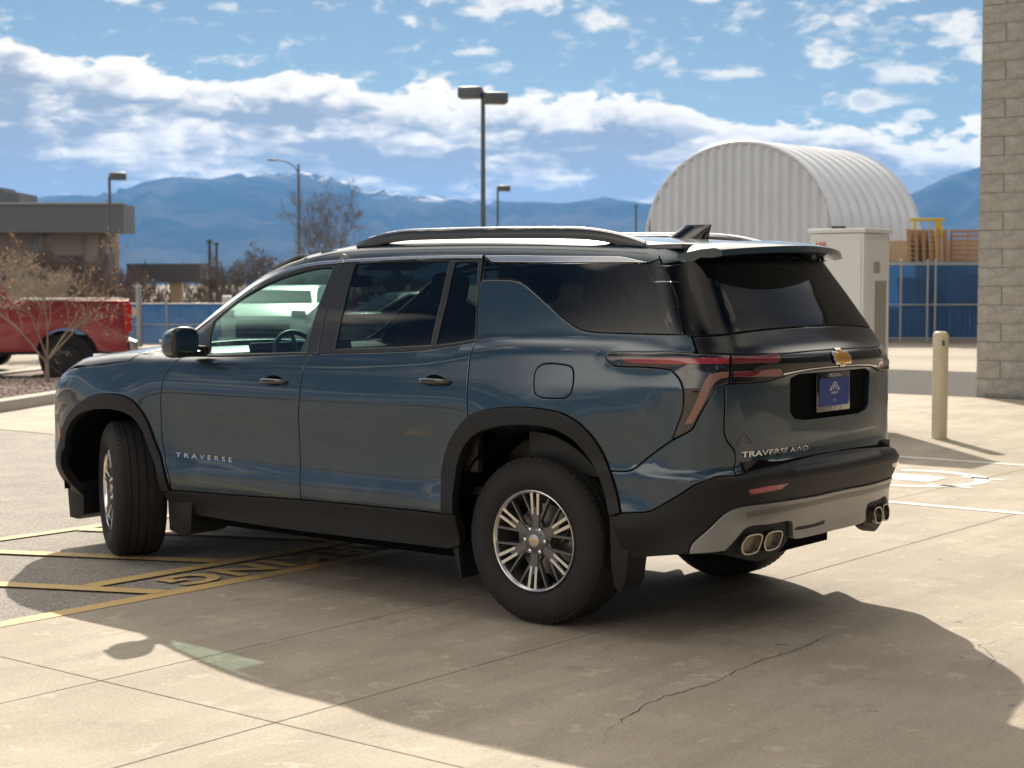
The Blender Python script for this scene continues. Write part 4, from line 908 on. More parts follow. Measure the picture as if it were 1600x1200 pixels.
# outlines of the car's panels, measured in metres: (distance along the unrolled body, height)
UZ = {
    'fd_front': [(2.5502,1.1922),(2.5016,1.1671),(2.5466,1.0993),(2.5755,1.0541),(2.5906,0.9734),(2.6018,0.8757),(2.6043,0.7386),(2.5708,0.6064),(2.5238,0.4937),(2.5346,0.4335)],
    'fd_bottom': [(2.5346,0.4335),(2.219,0.439),(1.8529,0.4517),(1.5016,0.4639)],
    'rd_bottom': [(1.5016,0.4639),(1.1804,0.4709),(0.8271,0.4751),(0.5023,0.481)],
    'door_gap_low': [(1.4242,1.2364),(1.4645,1.2061),(1.4759,1.167),(1.4839,1.1013),(1.4858,1.0158),(1.5088,0.8345),(1.5136,0.6332),(1.5016,0.4639)],
    'door_gap_up': [(1.4403,1.6986),(1.4424,1.6096),(1.4434,1.4963),(1.4385,1.3806),(1.4242,1.2364)],
    'belt_f': [(2.5502,1.1922),(2.2569,1.1905),(1.8864,1.2026),(1.5166,1.221),(1.4203,1.2267)],
    'belt_r': [(1.4203,1.2267),(1.1178,1.2378),(0.7957,1.2554),(0.641,1.2716),(0.4947,1.2919),(0.3785,1.3097)],
    'rd_rear_up': [(0.5048,1.7206),(0.4928,1.6828),(0.4697,1.6076),(0.4174,1.4337),(0.3785,1.3097)],
    'rd_rear_low': [(0.3785,1.3097),(0.3764,1.2933),(0.3706,1.2309),(0.3578,1.1021),(0.3427,0.952)],
    'arch_r_out': [(0.5023,0.481),(0.5072,0.5518),(0.5235,0.6721),(0.4934,0.7857),(0.4348,0.8731),(0.3427,0.952),(0.2667,0.9832),(0.1479,1.0071),(0.0106,1.018),(-0.1094,1.0147),(-0.2144,1.0005),(-0.2961,0.9667),(-0.3605,0.9218),(-0.4131,0.8678),(-0.4657,0.7839),(-0.512,0.6846),(-0.5449,0.5721)],
    'arch_r_in': [(0.4214,0.4885),(0.4247,0.6074),(0.4052,0.7279),(0.3578,0.814),(0.2778,0.8786),(0.1777,0.9118),(0.0595,0.932),(-0.0733,0.9372),(-0.1775,0.9266),(-0.2572,0.8957),(-0.3158,0.8507),(-0.3691,0.7968),(-0.4285,0.7145),(-0.4626,0.631),(-0.4897,0.5519)],
    'arch_f_out': [(2.5346,0.4335),(2.5548,0.5349),(2.6438,0.6936),(2.7158,0.8273),(2.7999,0.9107),(2.8871,0.9434),(2.9963,0.9534),(3.1809,0.9379),(3.3628,0.8845),(3.5172,0.8082),(3.6087,0.7257)],
    'arch_f_in': [(2.6071,0.4244),(2.6096,0.5316),(2.691,0.6512),(2.7495,0.764),(2.8209,0.8297),(2.9169,0.8595),(3.0544,0.866),(3.2073,0.8522),(3.3704,0.8123),(3.4916,0.7448),(3.5444,0.6612),(3.5263,0.5522)],
    'f_glass_top': [(2.3456,1.377),(2.2055,1.4789),(2.0555,1.5514),(1.9086,1.607),(1.7555,1.6445),(1.6421,1.6644),(1.5108,1.6738)],
    'f_glass_rear': [(1.5108,1.6738),(1.5126,1.5727),(1.5177,1.4735),(1.5184,1.3562),(1.517,1.2324)],
    'f_glass_low': [(1.517,1.2324),(1.8974,1.2174),(2.3113,1.2024)],
    'f_glass_front': [(2.3113,1.2024),(2.3421,1.296),(2.3456,1.377)],
    'chrome_lo': [(2.3846,1.3886),(2.2862,1.4412),(2.1765,1.5089),(2.0693,1.5706),(1.8835,1.6416),(1.6927,1.6767),(1.4383,1.6952)],
    'chrome_hi': [(2.424,1.4109),(2.3156,1.4637),(2.2027,1.5299),(2.0925,1.5916),(1.8943,1.658),(1.7028,1.6933),(1.4467,1.7095)],
    'chrome_r_lo': [(1.4383,1.6952),(1.1093,1.704),(0.785,1.7092),(0.5033,1.708)],
    'chrome_r_hi': [(1.4467,1.7095),(1.1186,1.7206),(0.7934,1.7247),(0.5071,1.7248)],
    'r_glass': [(1.3559,1.6895),(1.0218,1.6983),(0.7111,1.6972),(0.6784,1.501),(0.6638,1.288),(0.969,1.2684),(1.3088,1.2523),(1.3202,1.4314)],
    'r_quarter': [(0.669,1.6937),(0.5228,1.694),(0.437,1.4718),(0.3931,1.323),(0.5157,1.3021),(0.6288,1.2904),(0.6369,1.5013)],
    'satin_hi': [(0.4998,1.7212),(0.3229,1.7209),(0.117,1.7165),(-0.1343,1.7124),(-0.3902,1.7059),(-0.6787,1.6812)],
    'satin_lo': [(0.4268,1.6885),(0.1019,1.684),(-0.1477,1.6826),(-0.4107,1.6813),(-0.6786,1.6783)],
    'side_glass_low': [(0.4521,1.6045),(0.3485,1.6058),(0.2557,1.6011),(0.1832,1.5809),(0.1091,1.5436),(0.025,1.4947),(-0.0552,1.4495),(-0.1235,1.4121),(-0.2075,1.3764),(-0.2843,1.3652),(-0.4454,1.3629),(-0.6593,1.3615),(-0.8367,1.3617)],
    'gate_seam': [(-0.7867,1.7676),(-0.7699,1.6983),(-0.7878,1.6633),(-0.8303,1.5515),(-0.833,1.4142),(-0.8367,1.3617)],
    'black_corner': [(-0.8367,1.3617),(-0.8575,1.3537),(-0.8614,1.3208),(-0.8659,1.2936),(-0.8544,1.2826)],
    'lamp_top': [(-0.4246,1.2632),(-0.4422,1.2748),(-0.5053,1.2816),(-0.6594,1.2845),(-0.7683,1.2866),(-0.8544,1.2826),(-0.9918,1.2767)],
    'lamp_under': [(-0.4246,1.2632),(-0.4449,1.2439),(-0.4824,1.2222),(-0.5455,1.2181),(-0.6288,1.2184),(-0.7172,1.215),(-0.7641,1.2093)],
    'lamp_inner_edge': [(-0.7641,1.2093),(-0.7907,1.1773),(-0.8034,1.134),(-0.8029,1.0398),(-0.7834,0.9664),(-0.7655,0.9039)],
    'lamp_outer_edge': [(-0.7655,0.9039),(-0.8013,0.9283),(-0.8316,0.9518),(-0.8571,1.0135),(-0.8963,1.0969),(-0.9199,1.1354),(-0.9394,1.1461),(-0.9648,1.151)],
    'gate_low': [(-0.9648,1.151),(-0.9541,1.1402),(-0.9512,1.0682),(-0.9493,0.9849),(-0.9522,0.9291),(-0.971,0.8892),(-0.9939,0.8599),(-0.9988,0.8148),(-0.987,0.7541)],
    'bumper_seam': [(-0.7655,0.9039),(-0.6732,0.8248),(-0.586,0.762),(-0.4808,0.7539)],
    'bumper_edge': [(-0.5449,0.5721),(-0.6049,0.5784),(-0.6762,0.5885),(-0.775,0.656),(-0.849,0.7192),(-0.9174,0.7509),(-0.987,0.7541)],
    'skid_top': [(-0.8257,0.4092),(-0.8341,0.4518),(-0.8906,0.5204),(-0.9553,0.5949),(-1.0008,0.6151),(-1.1261,0.6248),(-1.4451,0.6275)],
    'skid_low': [(-0.8257,0.4092),(-0.889,0.4168),(-0.9533,0.4228)],
    'tips_box': [(-0.9533,0.4228),(-1.0034,0.4745),(-1.0448,0.5123),(-1.0736,0.5206),(-1.1732,0.5178),(-1.3181,0.5118),(-1.3313,0.4797),(-1.332,0.4388)],
    'box_low': [(-1.332,0.4388),(-1.3032,0.407),(-1.2347,0.3744),(-1.1415,0.3524),(-1.0367,0.3773),(-0.9535,0.4031)],
    'tip_a': [(-1.0131,0.4396),(-1.039,0.4789),(-1.0557,0.4855),(-1.1184,0.4839),(-1.1292,0.474),(-1.1015,0.4061),(-1.0875,0.3993),(-1.0265,0.4012)],
    'tip_b': [(-1.1332,0.445),(-1.1582,0.482),(-1.1766,0.487),(-1.2332,0.4844),(-1.2453,0.4743),(-1.2189,0.4112),(-1.2039,0.4045),(-1.1445,0.4036)],
    'hitch': [(-1.3413,0.4728),(-1.3611,0.4852),(-1.51,0.4838),(-1.6027,0.4915),(-1.5911,0.4748),(-1.5216,0.4707),(-1.4023,0.4691)],
    'reflector': [(-1.0248,0.693),(-1.103,0.706),(-1.1994,0.7088),(-1.1687,0.6849),(-1.0939,0.678),(-1.0331,0.6697)],
    'groove': [(-1.2292,0.7101),(-1.3907,0.7165),(-1.5233,0.7227),(-1.5334,0.7096),(-1.3725,0.7046),(-1.22,0.6937)],
    'fuel': [(-0.0639,1.2145),(-0.1992,1.2164),(-0.2367,1.2046),(-0.2503,1.1736),(-0.2532,1.1052),(-0.2334,1.0759),(-0.1795,1.0666),(-0.0799,1.0698),(-0.0516,1.086),(-0.0438,1.1089),(-0.0343,1.184)],
    'red_up': [(-0.5267,1.2502),(-0.6287,1.2553),(-0.7645,1.258),(-0.8872,1.2611),(-0.9795,1.2633)],
    'red_up2': [(-0.9744,1.2374),(-0.8842,1.2366),(-0.7642,1.2344),(-0.6288,1.2371),(-0.5766,1.2387)],
    'red_in_up': [(-0.9954,1.263),(-1.101,1.2646),(-1.2128,1.2655),(-1.2008,1.2408),(-1.0933,1.2385),(-0.9899,1.2357)],
    'red_in_low': [(-0.9852,1.2016),(-1.0934,1.2048),(-1.2205,1.2072),(-1.2292,1.1823),(-1.0951,1.1794),(-0.9843,1.1809)],
    'boom_o': [(-0.9667,1.2007),(-0.928,1.1999),(-0.9004,1.1917),(-0.8839,1.1739),(-0.8709,1.1409),(-0.8567,1.1051),(-0.8397,1.052),(-0.8248,1.0127),(-0.8098,0.976)],
    'boom_i': [(-0.8379,0.9825),(-0.8613,1.0413),(-0.8873,1.108),(-0.9018,1.141),(-0.919,1.1629),(-0.9384,1.1764),(-0.9632,1.1801)],
    'mount_badge': [(-1.0315,0.8937),(-1.0682,0.9121),(-1.1101,0.888),(-1.072,0.8738)],
}
# ---------------------------------------------------------------- panels cut out of the body surface
U_F = FX + FK * np.pi / 2 + FY
def smap(uv):
    uv = np.asarray(uv, float); u = uv[:, 0].copy(); z = uv[:, 1]; sg = np.ones(len(u))
    a = u < U_MID; u[a] = 2 * U_MID - u[a]; sg[a] = -1
    b = u > U_F; u[b] = 2 * U_F - u[b]; sg[b] = -1
    P = side_map(u, z); P[:, 1] *= sg
    return P
def tmap(xy):
    xy = np.asarray(xy, float); P = top_map(xy[:, 0], np.abs(xy[:, 1])); P[:, 1] *= np.where(xy[:, 1] < 0, -1, 1)
    return P
def spl(pts, step=.018, closed=False):
    """smooth curve through the points (Catmull-Rom), evenly sampled"""
    p = np.array(pts, float)
    if len(p) == 2 and not closed:
        n = max(1, int(np.linalg.norm(p[1] - p[0]) / step)); t = np.linspace(0, 1, n + 1)[:, None]; return [tuple(x) for x in p[0] * (1 - t) + p[1] * t]
    if closed: q = np.vstack([p[-1], p, p[:2]])
    else: q = np.vstack([2 * p[0] - p[1], p, 2 * p[-1] - p[-2]])
    out = []
    for i in range(1, len(q) - 2):
        a, b, c, d = q[i-1], q[i], q[i+1], q[i+2]
        lb = np.linalg.norm(c - b)
        n = max(1, int(lb / step + .5))
        ta = max(np.linalg.norm(b - a), 1e-6) ** .5; tb = max(lb, 1e-6) ** .5; td = max(np.linalg.norm(d - c), 1e-6) ** .5
        m1 = ((b - a) / ta - (c - a) / (ta + tb) + (c - b) / tb) * tb
        m2 = ((c - b) / tb - (d - b) / (tb + td) + (d - c) / td) * tb
        for k in range(n):
            t = k / n; h1 = 2*t**3 - 3*t*t + 1; h2 = t**3 - 2*t*t + t; h3 = -2*t**3 + 3*t*t; h4 = t**3 - t*t
            out.append(tuple(h1 * b + h2 * m1 + h3 * c + h4 * m2))
    if not closed: out.append(tuple(p[-1]))
    return out
CV = {k: spl(v) for k, v in UZ.items()}
def rv(l): return list(l)[::-1]
def seq(*parts):
    out = []
    for p in parts:
        for q in p:
            if not out or math.hypot(out[-1][0] - q[0], out[-1][1] - q[1]) > .004: out.append(tuple(q))
    while math.hypot(out[0][0] - out[-1][0], out[0][1] - out[-1][1]) < .004: out.pop()
    return out
def sym(H, c): return seq(H, [(2 * c - a, b) for a, b in rv(H)])
def area(p):
    p = np.array(p); x, y = p[:, 0], p[:, 1]; return .5 * np.sum(x * np.roll(y, -1) - np.roll(x, -1) * y)
def dens(p, step=.02):
    out = []
    for i in range(len(p)):
        a, b = np.array(p[i]), np.array(p[(i + 1) % len(p)]); n = max(1, int(np.linalg.norm(b - a) / step + .5))
        out += [tuple(a + (b - a) * k / n) for k in range(n)]
    return out
def inset(p, e):
    """move a closed outline inwards by e"""
    p = np.array(p); s = 1 if area(p) > 0 else -1
    a = p - np.roll(p, 1, 0); b = np.roll(p, -1, 0) - p
    a /= np.maximum(np.linalg.norm(a, axis=1, keepdims=True), 1e-9); b /= np.maximum(np.linalg.norm(b, axis=1, keepdims=True), 1e-9)
    na = np.stack([-a[:, 1], a[:, 0]], 1); nb = np.stack([-b[:, 1], b[:, 0]], 1)
    m = na + nb; l = np.linalg.norm(m, axis=1, keepdims=True); m /= np.maximum(l, 1e-6)
    k = 1 / np.maximum(np.sum(m * na, 1, keepdims=True), .45)
    return p + s * m * e * k
def inside(poly, q):
    x, y = q[:, 0], q[:, 1]; c = np.zeros(len(q), bool); p = np.array(poly); n = len(p)
    for i in range(n):
        x1, y1 = p[i]; x2, y2 = p[i - 1]
        m = ((y1 > y) != (y2 > y)); 
        if y1 != y2: c ^= m & (x < (x2 - x1) * (y - y1) / (y2 - y1) + x1)
    return c
def panel(name, outline, mat, parent, holes=(), dom='s', off=0., gap=.0025, bev=.004, depth=.018, grid=.035, mirror=False, puff=0., label=None):
    mp = smap if dom == 's' else tmap
    rings = [dens(outline)] + [dens(h) for h in holes]
    outer = []; inner = []
    for i, r in enumerate(rings):
        sg = 1 if i == 0 else -1
        outer.append(np.array(inset(r, sg * gap))); inner.append(np.array(inset(r, sg * (gap + bev))))
    lo, hi = inner[0].min(0), inner[0].max(0)
    gx, gy = np.meshgrid(np.arange(lo[0], hi[0], grid), np.arange(lo[1], hi[1], grid)); g = np.stack([gx.ravel(), gy.ravel()], 1)
    g[:, 0] += (np.round(g[:, 1] / grid).astype(int) % 2) * grid * .5
    if len(g):
        ok = inside(inset(inner[0], grid * .35), g)
        for h in inner[1:]: ok &= ~inside(inset(h, -grid * .35), g)
        g = g[ok]
    vs = []; ed = []
    for r in inner:
        k = len(vs); vs += [Vector(p) for p in r]; ed += [(k + i, k + (i + 1) % len(r)) for i in range(len(r))]
    nb = len(vs); vs += [Vector(p) for p in g]
    cv, ce, cf, ov, oe, of = geometry.delaunay_2d_cdt(vs, ed, [], 2, 1e-6)
    P2 = np.array([tuple(v) for v in cv])
    tri = [tuple(f) for f in cf]
    cen = np.array([P2[list(f)].mean(0) for f in tri]); keep = inside(inner[0], cen)
    for h in inner[1:]: keep &= ~inside(h, cen)
    tri = [f for f, k_ in zip(tri, keep) if k_]
    P = mp(P2); N = F_grad(P)
    o = off
    if puff:
        ring = np.vstack(inner); dmin = np.min(np.linalg.norm(P2[:, None] - ring[None], axis=2), axis=1)
        o = off + puff * (1 - np.exp(-dmin / .03))
        P = P + N * o[:, None]
    else: P = P + N * off
    verts = list(P); nor = list(N); faces = []
    # orientation
    s = 0
    for f in tri[:60]:
        a, b, c = (P[i] for i in f[:3]); s += np.dot(np.cross(b - a, c - a), N[f[0]])
    flip = s < 0
    for f in tri: faces.append(tuple(reversed(f)) if flip else f)
    # bevel strip and return flange around every ring
    for r_i, r_o in zip(inner, outer):
        n = len(r_i); Pi = mp(r_i); Ni = F_grad(Pi); Po = mp(r_o); No = F_grad(Po)
        side = Po - Pi; side -= No * np.sum(side * No, 1, keepdims=True); side /= np.maximum(np.linalg.norm(side, axis=1, keepdims=True), 1e-9)
        mid = (No + side); mid /= np.linalg.norm(mid, axis=1, keepdims=True)
        k = len(verts)
        verts += list(Pi + Ni * off); nor += list(Ni)
        verts += list(Po + No * (off - bev * .6)); nor += list(mid)
        verts += list(Po + No * (off - bev * .6)); nor += list(side)
        verts += list(Po + No * (off - depth)); nor += list(side)
        for i in range(n):
            j = (i + 1) % n
            for a, b in ((k, k + n), (k + 2 * n, k + 3 * n)):
                q = (a + i, a + j, b + j, b + i)
                c = np.cross(verts[q[1]] - verts[q[0]], verts[q[3]] - verts[q[0]])
                if np.dot(c, nor[q[3]]) < 0: q = q[::-1]
                faces.append(q)
    V = np.array(verts); Nn = np.array(nor)
    me = me_from(V, faces, normals=Nn)
    ob = link(name, me, mat, parent)
    if label: ob['label'] = label
    if mirror:
        V2 = V * (1, -1, 1); N2 = Nn * (1, -1, 1)
        o2 = link(name, me_from(V2, [tuple(reversed(f)) for f in faces], normals=N2), mat, parent)
        if label: o2['label'] = label
        return ob, o2
    return ob
def surf_frame(u, z):
    P = smap([(u, z)]); N = F_grad(P)[0]; return P[0], N
def on_surface(name, geo, mat, parent, u0, z0, dirs=-1, off=.004, dom='s', depth=.004):
    """lay flat lettering on the body: geo x runs along the outside of the car (dirs -1: towards the rear), y up"""
    v, f = geo
    P2 = np.array([(u0 + dirs * p[0], z0 + p[1]) for p in v]); P = smap(P2); N = F_grad(P)
    h = np.array([p[2] for p in v])
    P = P + N * (off + h)[:, None]
    lab = list(range(len(v)))                     # one object per letter
    def fnd(i):
        while lab[i] != i: lab[i] = lab[lab[i]]; i = lab[i]
        return i
    for q in f:
        for k in q[1:]: lab[fnd(k)] = fnd(q[0])
    groups = {}
    for q in f: groups.setdefault(fnd(q[0]), []).append(q)
    for fs in groups.values():
        ids = sorted({i for q in fs for i in q}); mp_ = {i: k for k, i in enumerate(ids)}
        link('badge_letter', me_from([P[i] for i in ids], [tuple(mp_[i] for i in q) for q in fs]), mat, parent)
def pillar_line(xs, k=1.0):
    """where the roof or hood rolls over into the flank (45 degrees), as points (x, y) for each x"""
    out = []
    ys = np.arange(.40, .985, .0025)
    for x in xs:
        p = top_map(np.full(len(ys), x), ys); n = F_grad(p); i = int(np.argmax(np.abs(n[:, 1]) > n[:, 2] * k)); out.append((x, ys[i]))
    return out
def t2s(pts):
    P = tmap(pts); return [side_inv(tuple(p)) for p in P]

# ---------------------------------------------------------------- materials of the car
def paint_mat(name, col, flake=(.5, .35)):
    m, t = new_mat(name)
    tc = t.n('ShaderNodeTexCoord').outputs['Object']
    fl = t.noise(tc, 900., 1, .5).outputs[0]
    dust = t.noise(tc, 3.0, 6, .65).outputs[0]
    spz = t.n('ShaderNodeSeparateXYZ', Vector=tc).outputs[2]
    low = t.sstep(spz, .75, .40)                       # road film low on the flanks
    dirt = t.math('MULTIPLY', t.sstep(dust, .42, .72), t.math('ADD', .05, t.math('MULTIPLY', low, .22)))
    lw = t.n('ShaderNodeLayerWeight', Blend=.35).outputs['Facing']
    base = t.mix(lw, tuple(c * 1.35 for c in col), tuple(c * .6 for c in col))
    base = t.mix(t.math('MULTIPLY', t.sstep(fl, .5, .8), .25), base, tuple(min(1, c * 3) for c in col))
    base = t.mix(dirt, base, (.22, .19, .16))
    b = t.n('ShaderNodeBsdfPrincipled', Base__Color=base, Metallic=.55, Roughness=t.math('ADD', .32, t.math('MULTIPLY', dirt, .5)), Coat__Weight=1.0)
    b.inputs['Coat Roughness'].default_value = .025
    b.inputs['Coat IOR'].default_value = 1.55
    orange = t.noise(tc, 160., 2, .5).outputs[0]
    t.link(t.n('ShaderNodeBump', Height=orange, Strength=.035, Distance=.001).outputs[0], b.inputs['Coat Normal'])
    t.n('ShaderNodeOutputMaterial', Surface=b.outputs[0])
    return m
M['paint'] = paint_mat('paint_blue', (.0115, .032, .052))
M['clad'] = pbr('textured_black_plastic', (.0155, .015, .0155), .50, spec=.32, bump=(420, .25, .001), var=(9, .25))
M['gloss'] = pbr('gloss_black', (.008, .008, .009), .06, coat=1., var=(4, .1))
M['frame'] = pbr('satin_black', (.018, .019, .021), .28, coat=.3)
M['railgrey'] = pbr('rail_dark_grey', (.045, .050, .055), .30, coat=.4)
M['capsilver'] = pbr('cap_silver', (.62, .58, .52), .38, .8)
M['void'] = pbr('dark_inner_shell', (.006, .006, .006), .9, spec=.05)  # near-black stands in for the shade inside gaps and wheel wells
M['ledge'] = pbr('ledge_black', (.008, .0085, .010), .16, spec=.35)
M['chrome'] = pbr('satin_chrome', (.72, .73, .75), .18, 1.0)
M['bright'] = pbr('polished_metal', (.80, .79, .77), .12, 1.0)
M['silver'] = pbr('silver_skid_paint', (.27, .275, .275), .36, .55, coat=.25, var=(6, .06))
M['g_front'] = glass_mat('clear_tinted_glass', (.55, .72, .66), base=.07)
M['g_dark'] = glass_mat('privacy_glass', (.085, .100, .105), base=.055)
M['g_rear'] = glass_mat('dark_rear_glass', (.010, .011, .012), base=.026, edge=.5)
M['lens'] = pbr('smoked_lens', (.016, .012, .013), .05, coat=1.)
M['red'] = pbr('red_lens', (.30, .022, .028), .12, coat=1., spec=.6)
M['redi'] = pbr('dark_red_lens', (.15, .012, .016), .10, coat=1.)
M['redd'] = pbr('pale_lens_strip', (.24, .11, .085), .22, coat=.8)
M['amber'] = pbr('amber_lens', (.75, .22, .05), .15, coat=1.)
M['rubber'] = pbr('tyre_rubber', (.027, .025, .024), .72, spec=.3, bump=(60, .15, .002), var=(14, .25))
M['wgrey'] = pbr('wheel_grey_paint', (.15, .145, .14), .34, .7, coat=.4)
M['wsilver'] = pbr('machined_alloy', (.74, .72, .69), .22, 1.0, bump=(300, .06, .001))
M['disc'] = pbr('brake_disc_steel', (.32, .30, .28), .38, 1.0)
M['gold'] = pbr('gold_emblem', (.72, .42, .12), .28, .8)
M['plate_blue'] = pbr('plate_blue', (.015, .042, .24), .45)
M['white_print'] = pbr('white_print', (.75, .75, .75), .5)
M['trim_grey'] = pbr('interior_grey', (.15, .15, .155), .6, var=(10, .1))
M['trim_dark'] = pbr('interior_black', (.022, .022, .023), .55, var=(12, .15))
M['fabric'] = pbr('seat_leather', (.030, .030, .031), .5, bump=(80, .1, .002))
M['green_trim'] = pbr('dash_top', (.05, .055, .055), .4)

car = thing('parked_suv', 'large dark teal three-row SUV parked in the middle, seen from its rear left corner', 'suv', (0, 0, 0))
P_ = lambda n, o, m, **k: panel(n, o, m, car, **k)
S_ = CV
# --- doors
fd_out = seq(S_['fd_front'], S_['fd_bottom'], rv(S_['door_gap_low']), rv(S_['belt_f']))
fdoor = P_('front_door', fd_out, M['paint'], mirror=True)
rd_out = seq(S_['door_gap_low'], S_['rd_bottom'], [S_['arch_r_out'][0]], rv([p for p in rv(S_['arch_r_out']) if p[0] > S_['rd_rear_low'][-1][0] and p[1] < S_['rd_rear_low'][-1][1] + .01])[0:0],
             [p for p in S_['arch_r_out'] if p[0] > S_['rd_rear_low'][-1][0]], rv(S_['rd_rear_low']), rv(S_['belt_r']))
rdoor = P_('rear_door', rd_out, M['paint'], mirror=True)
# --- front fender, hood, front fascia
hood_side = [(2.885, .875), (2.892, .915), (2.905, .944), (3.033, .952), (3.184, .951), (3.341, .944), (3.538, .905), (3.66, .855)]
hood_front = [(3.66, .855), (3.74, .78), (3.80, .68), (3.86, .48), (3.895, .25), (3.905, 0.)]
hs = t2s(hood_side); hf = t2s(hood_front)
cowl_l = [(2.885, .875), (2.905, .70), (2.93, .5), (2.955, .25), (2.965, 0.)]
hood_o = seq(spl(hood_side), spl(hood_front), [(x, -y) for x, y in rv(spl(hood_front))], [(x, -y) for x, y in rv(spl(hood_side))], [(x, -y) for x, y in spl(cowl_l)], rv(spl(cowl_l)))
P_('hood', hood_o, M['paint'], dom='t', grid=.05, depth=.03)
pil = pillar_line([2.885, 2.80, 2.72, 2.62, 2.5, 2.4, 2.3, 2.2, 2.1, 2.0, 1.9, 1.8, 1.7, 1.5, 1.2, .9, .6, .3, 0., -.2, -.35, -.45, -.55, -.64])
pil[0] = (2.885, .875); pil[1] = (2.80, .845)
pil_s = t2s(pil)
arch_f_out = S_['arch_f_out'] + spl([S_['arch_f_out'][-1], (3.655, .60), (3.665, .46), (3.63, .33)])[1:]
arch_f_in = S_['arch_f_in'][:-1] + spl([S_['arch_f_in'][-2], (3.555, .60), (3.55, .46), (3.53, .33)])[1:]
# fender: behind it the door, above it hood and pillar foot
fb = (3.655, .60)
fend_top = rv(spl([hs[0]] + hs[1:6])) 
fender = seq(S_['fd_front'], [p for p in arch_f_out if p[0] < 3.62 and p[1] > .43], spl([(3.645, .70), (3.74, .86), (3.72, 1.00), hs[5]]), fend_top,
             spl([pil_s[0], pil_s[1], pil_s[2], (2.60, 1.235)]), [(2.50, 1.228)])
P_('front_fender', fender, M['paint'], mirror=True)
fasc_top = seq(spl(hs[5:]), spl(hf))
mir = lambda L, c: [(2 * c - a, b) for a, b in rv(L)]
fasc_l = seq(rv(spl([(3.645, .70), (3.74, .86), (3.72, 1.00), hs[5]])), [])
fasc_bot = [(3.66, .58), (3.80, .47), (4.2, .42), (4.45, .42), (U_F, .42)]
fasc = sym(seq(rv(fasc_top), [(3.72, 1.0), (3.74, .86), (3.645, .70)], fasc_bot), U_F)
drl = seq(spl([(3.60, 1.060), (3.75, 1.045), (3.95, 1.03), (4.15, 1.02)]), spl([(4.15, .985), (3.95, .99), (3.78, 1.0), (3.68, 1.02)]))
vent = [(3.86, .90), (4.0, .86), (4.02, .62), (3.90, .60), (3.82, .74)]
grille = [(4.14, .95), (U_F, .95), (2 * U_F - 4.14, .95), (2 * U_F - 4.22, .55), (U_F, .50), (4.22, .55)]
P_('front_bumper', fasc, M['paint'], holes=[vent, [(2 * U_F - a, b) for a, b in rv(vent)], grille], grid=.06)
P_('running_light', drl, M['chrome'], off=.004, mirror=True)
P_('headlight', vent, M['lens'], off=-.006, mirror=True)
P_('grille', grille, M['gloss'], off=-.02, depth=.01, grid=.08)
P_('front_valance', sym(seq(rv(fasc_bot[1:]), [(3.66, .575), (3.64, .36), (3.66, .30), (4.1, .27), (U_F, .26)]), U_F), M['clad'], grid=.07)
P_('side_marker', spl([(3.672, .735), (3.685, .695), (3.676, .640), (3.662, .64), (3.660, .70)], closed=True), M['amber'], off=.004, gap=0, bev=.002, mirror=True)
# --- arch cladding, rocker
P_('wheel_arch_trim', seq(arch_f_out, rv(arch_f_in)), M['clad'], off=.014, depth=.05, mirror=True, grid=.025)
P_('wheel_arch_trim', seq(S_['arch_r_out'], rv(S_['arch_r_in'])), M['clad'], off=.014, depth=.05, mirror=True, grid=.025)
rock = seq(S_['fd_bottom'], S_['rd_bottom'], [S_['arch_r_in'][0], (.43, .33), (.50, .305), (1.5, .295), (2.45, .295), (2.60, .33), (2.607, .42)])
P_('rocker_trim', rock, M['clad'], off=.006, depth=.05, mirror=True, grid=.06)
# --- quarter panel and rear corner
q_low = [p for p in S_['arch_r_out']]
i0 = min(range(len(q_low)), key=lambda i: abs(q_low[i][0] - S_['rd_rear_low'][-1][0]) + abs(q_low[i][1] - S_['rd_rear_low'][-1][1]))
i1 = min(range(len(q_low)), key=lambda i: abs(q_low[i][0] - S_['bumper_seam'][-1][0]) + abs(q_low[i][1] - S_['bumper_seam'][-1][1]) * 3)
quarter = seq([p for p in S_['rd_rear_up'] if p[1] < S_['side_glass_low'][0][1] - .004], S_['rd_rear_low'], q_low[i0:i1 + 1], rv(S_['bumper_seam']),
              rv(S_['lamp_inner_edge']), rv(S_['lamp_under']), [p for p in S_['lamp_top'] if p[0] > S_['black_corner'][-1][0]], rv(S_['black_corner']), rv(S_['side_glass_low']))
qp = P_('quarter_panel', quarter, M['paint'], mirror=True, holes=[spl(UZ['fuel'], closed=True)])
fuel = panel('fuel_door', spl(UZ['fuel'], closed=True), M['paint'], qp[0], gap=.003, bev=.003)
corner = seq(S_['bumper_seam'], q_low[i1:], S_['bumper_edge'], rv(S_['gate_low']), rv(S_['lamp_outer_edge']))
P_('bumper_corner', corner, M['paint'], mirror=True)
# --- lamps
lamp = seq(S_['lamp_top'], [S_['gate_low'][0]], rv(S_['lamp_outer_edge']), rv(S_['lamp_inner_edge']), rv(S_['lamp_under']))
def strips(par, curves, mat, sg, off=.0045):
    for c in curves:
        c2 = c
        o = panel('light_strip', c2, mat, par, off=off, gap=0., bev=.0015, depth=.004, grid=.02)
        if sg < 0:
            me = o.data
            for v in me.vertices: v.co.y *= -1
            me.flip_normals()
tl = P_('tail_lamp', lamp, M['lens'], off=.004, mirror=True, grid=.02)
for par, sg in ((tl[0], 1), (tl[1], -1)):
    strips(par, [seq(S_['red_up'], S_['red_up2'])], M['red'], sg, .0065)
    strips(par, [seq(S_['boom_o'], S_['boom_i'])], M['redd'], sg, .0065)
g_mid = (U_MID, 1.262); g_low = (U_MID, 1.203)
bar_half_top = spl([S_['lamp_top'][-1], (-1.235, 1.272), (-1.45, 1.276), (U_MID, 1.278)])
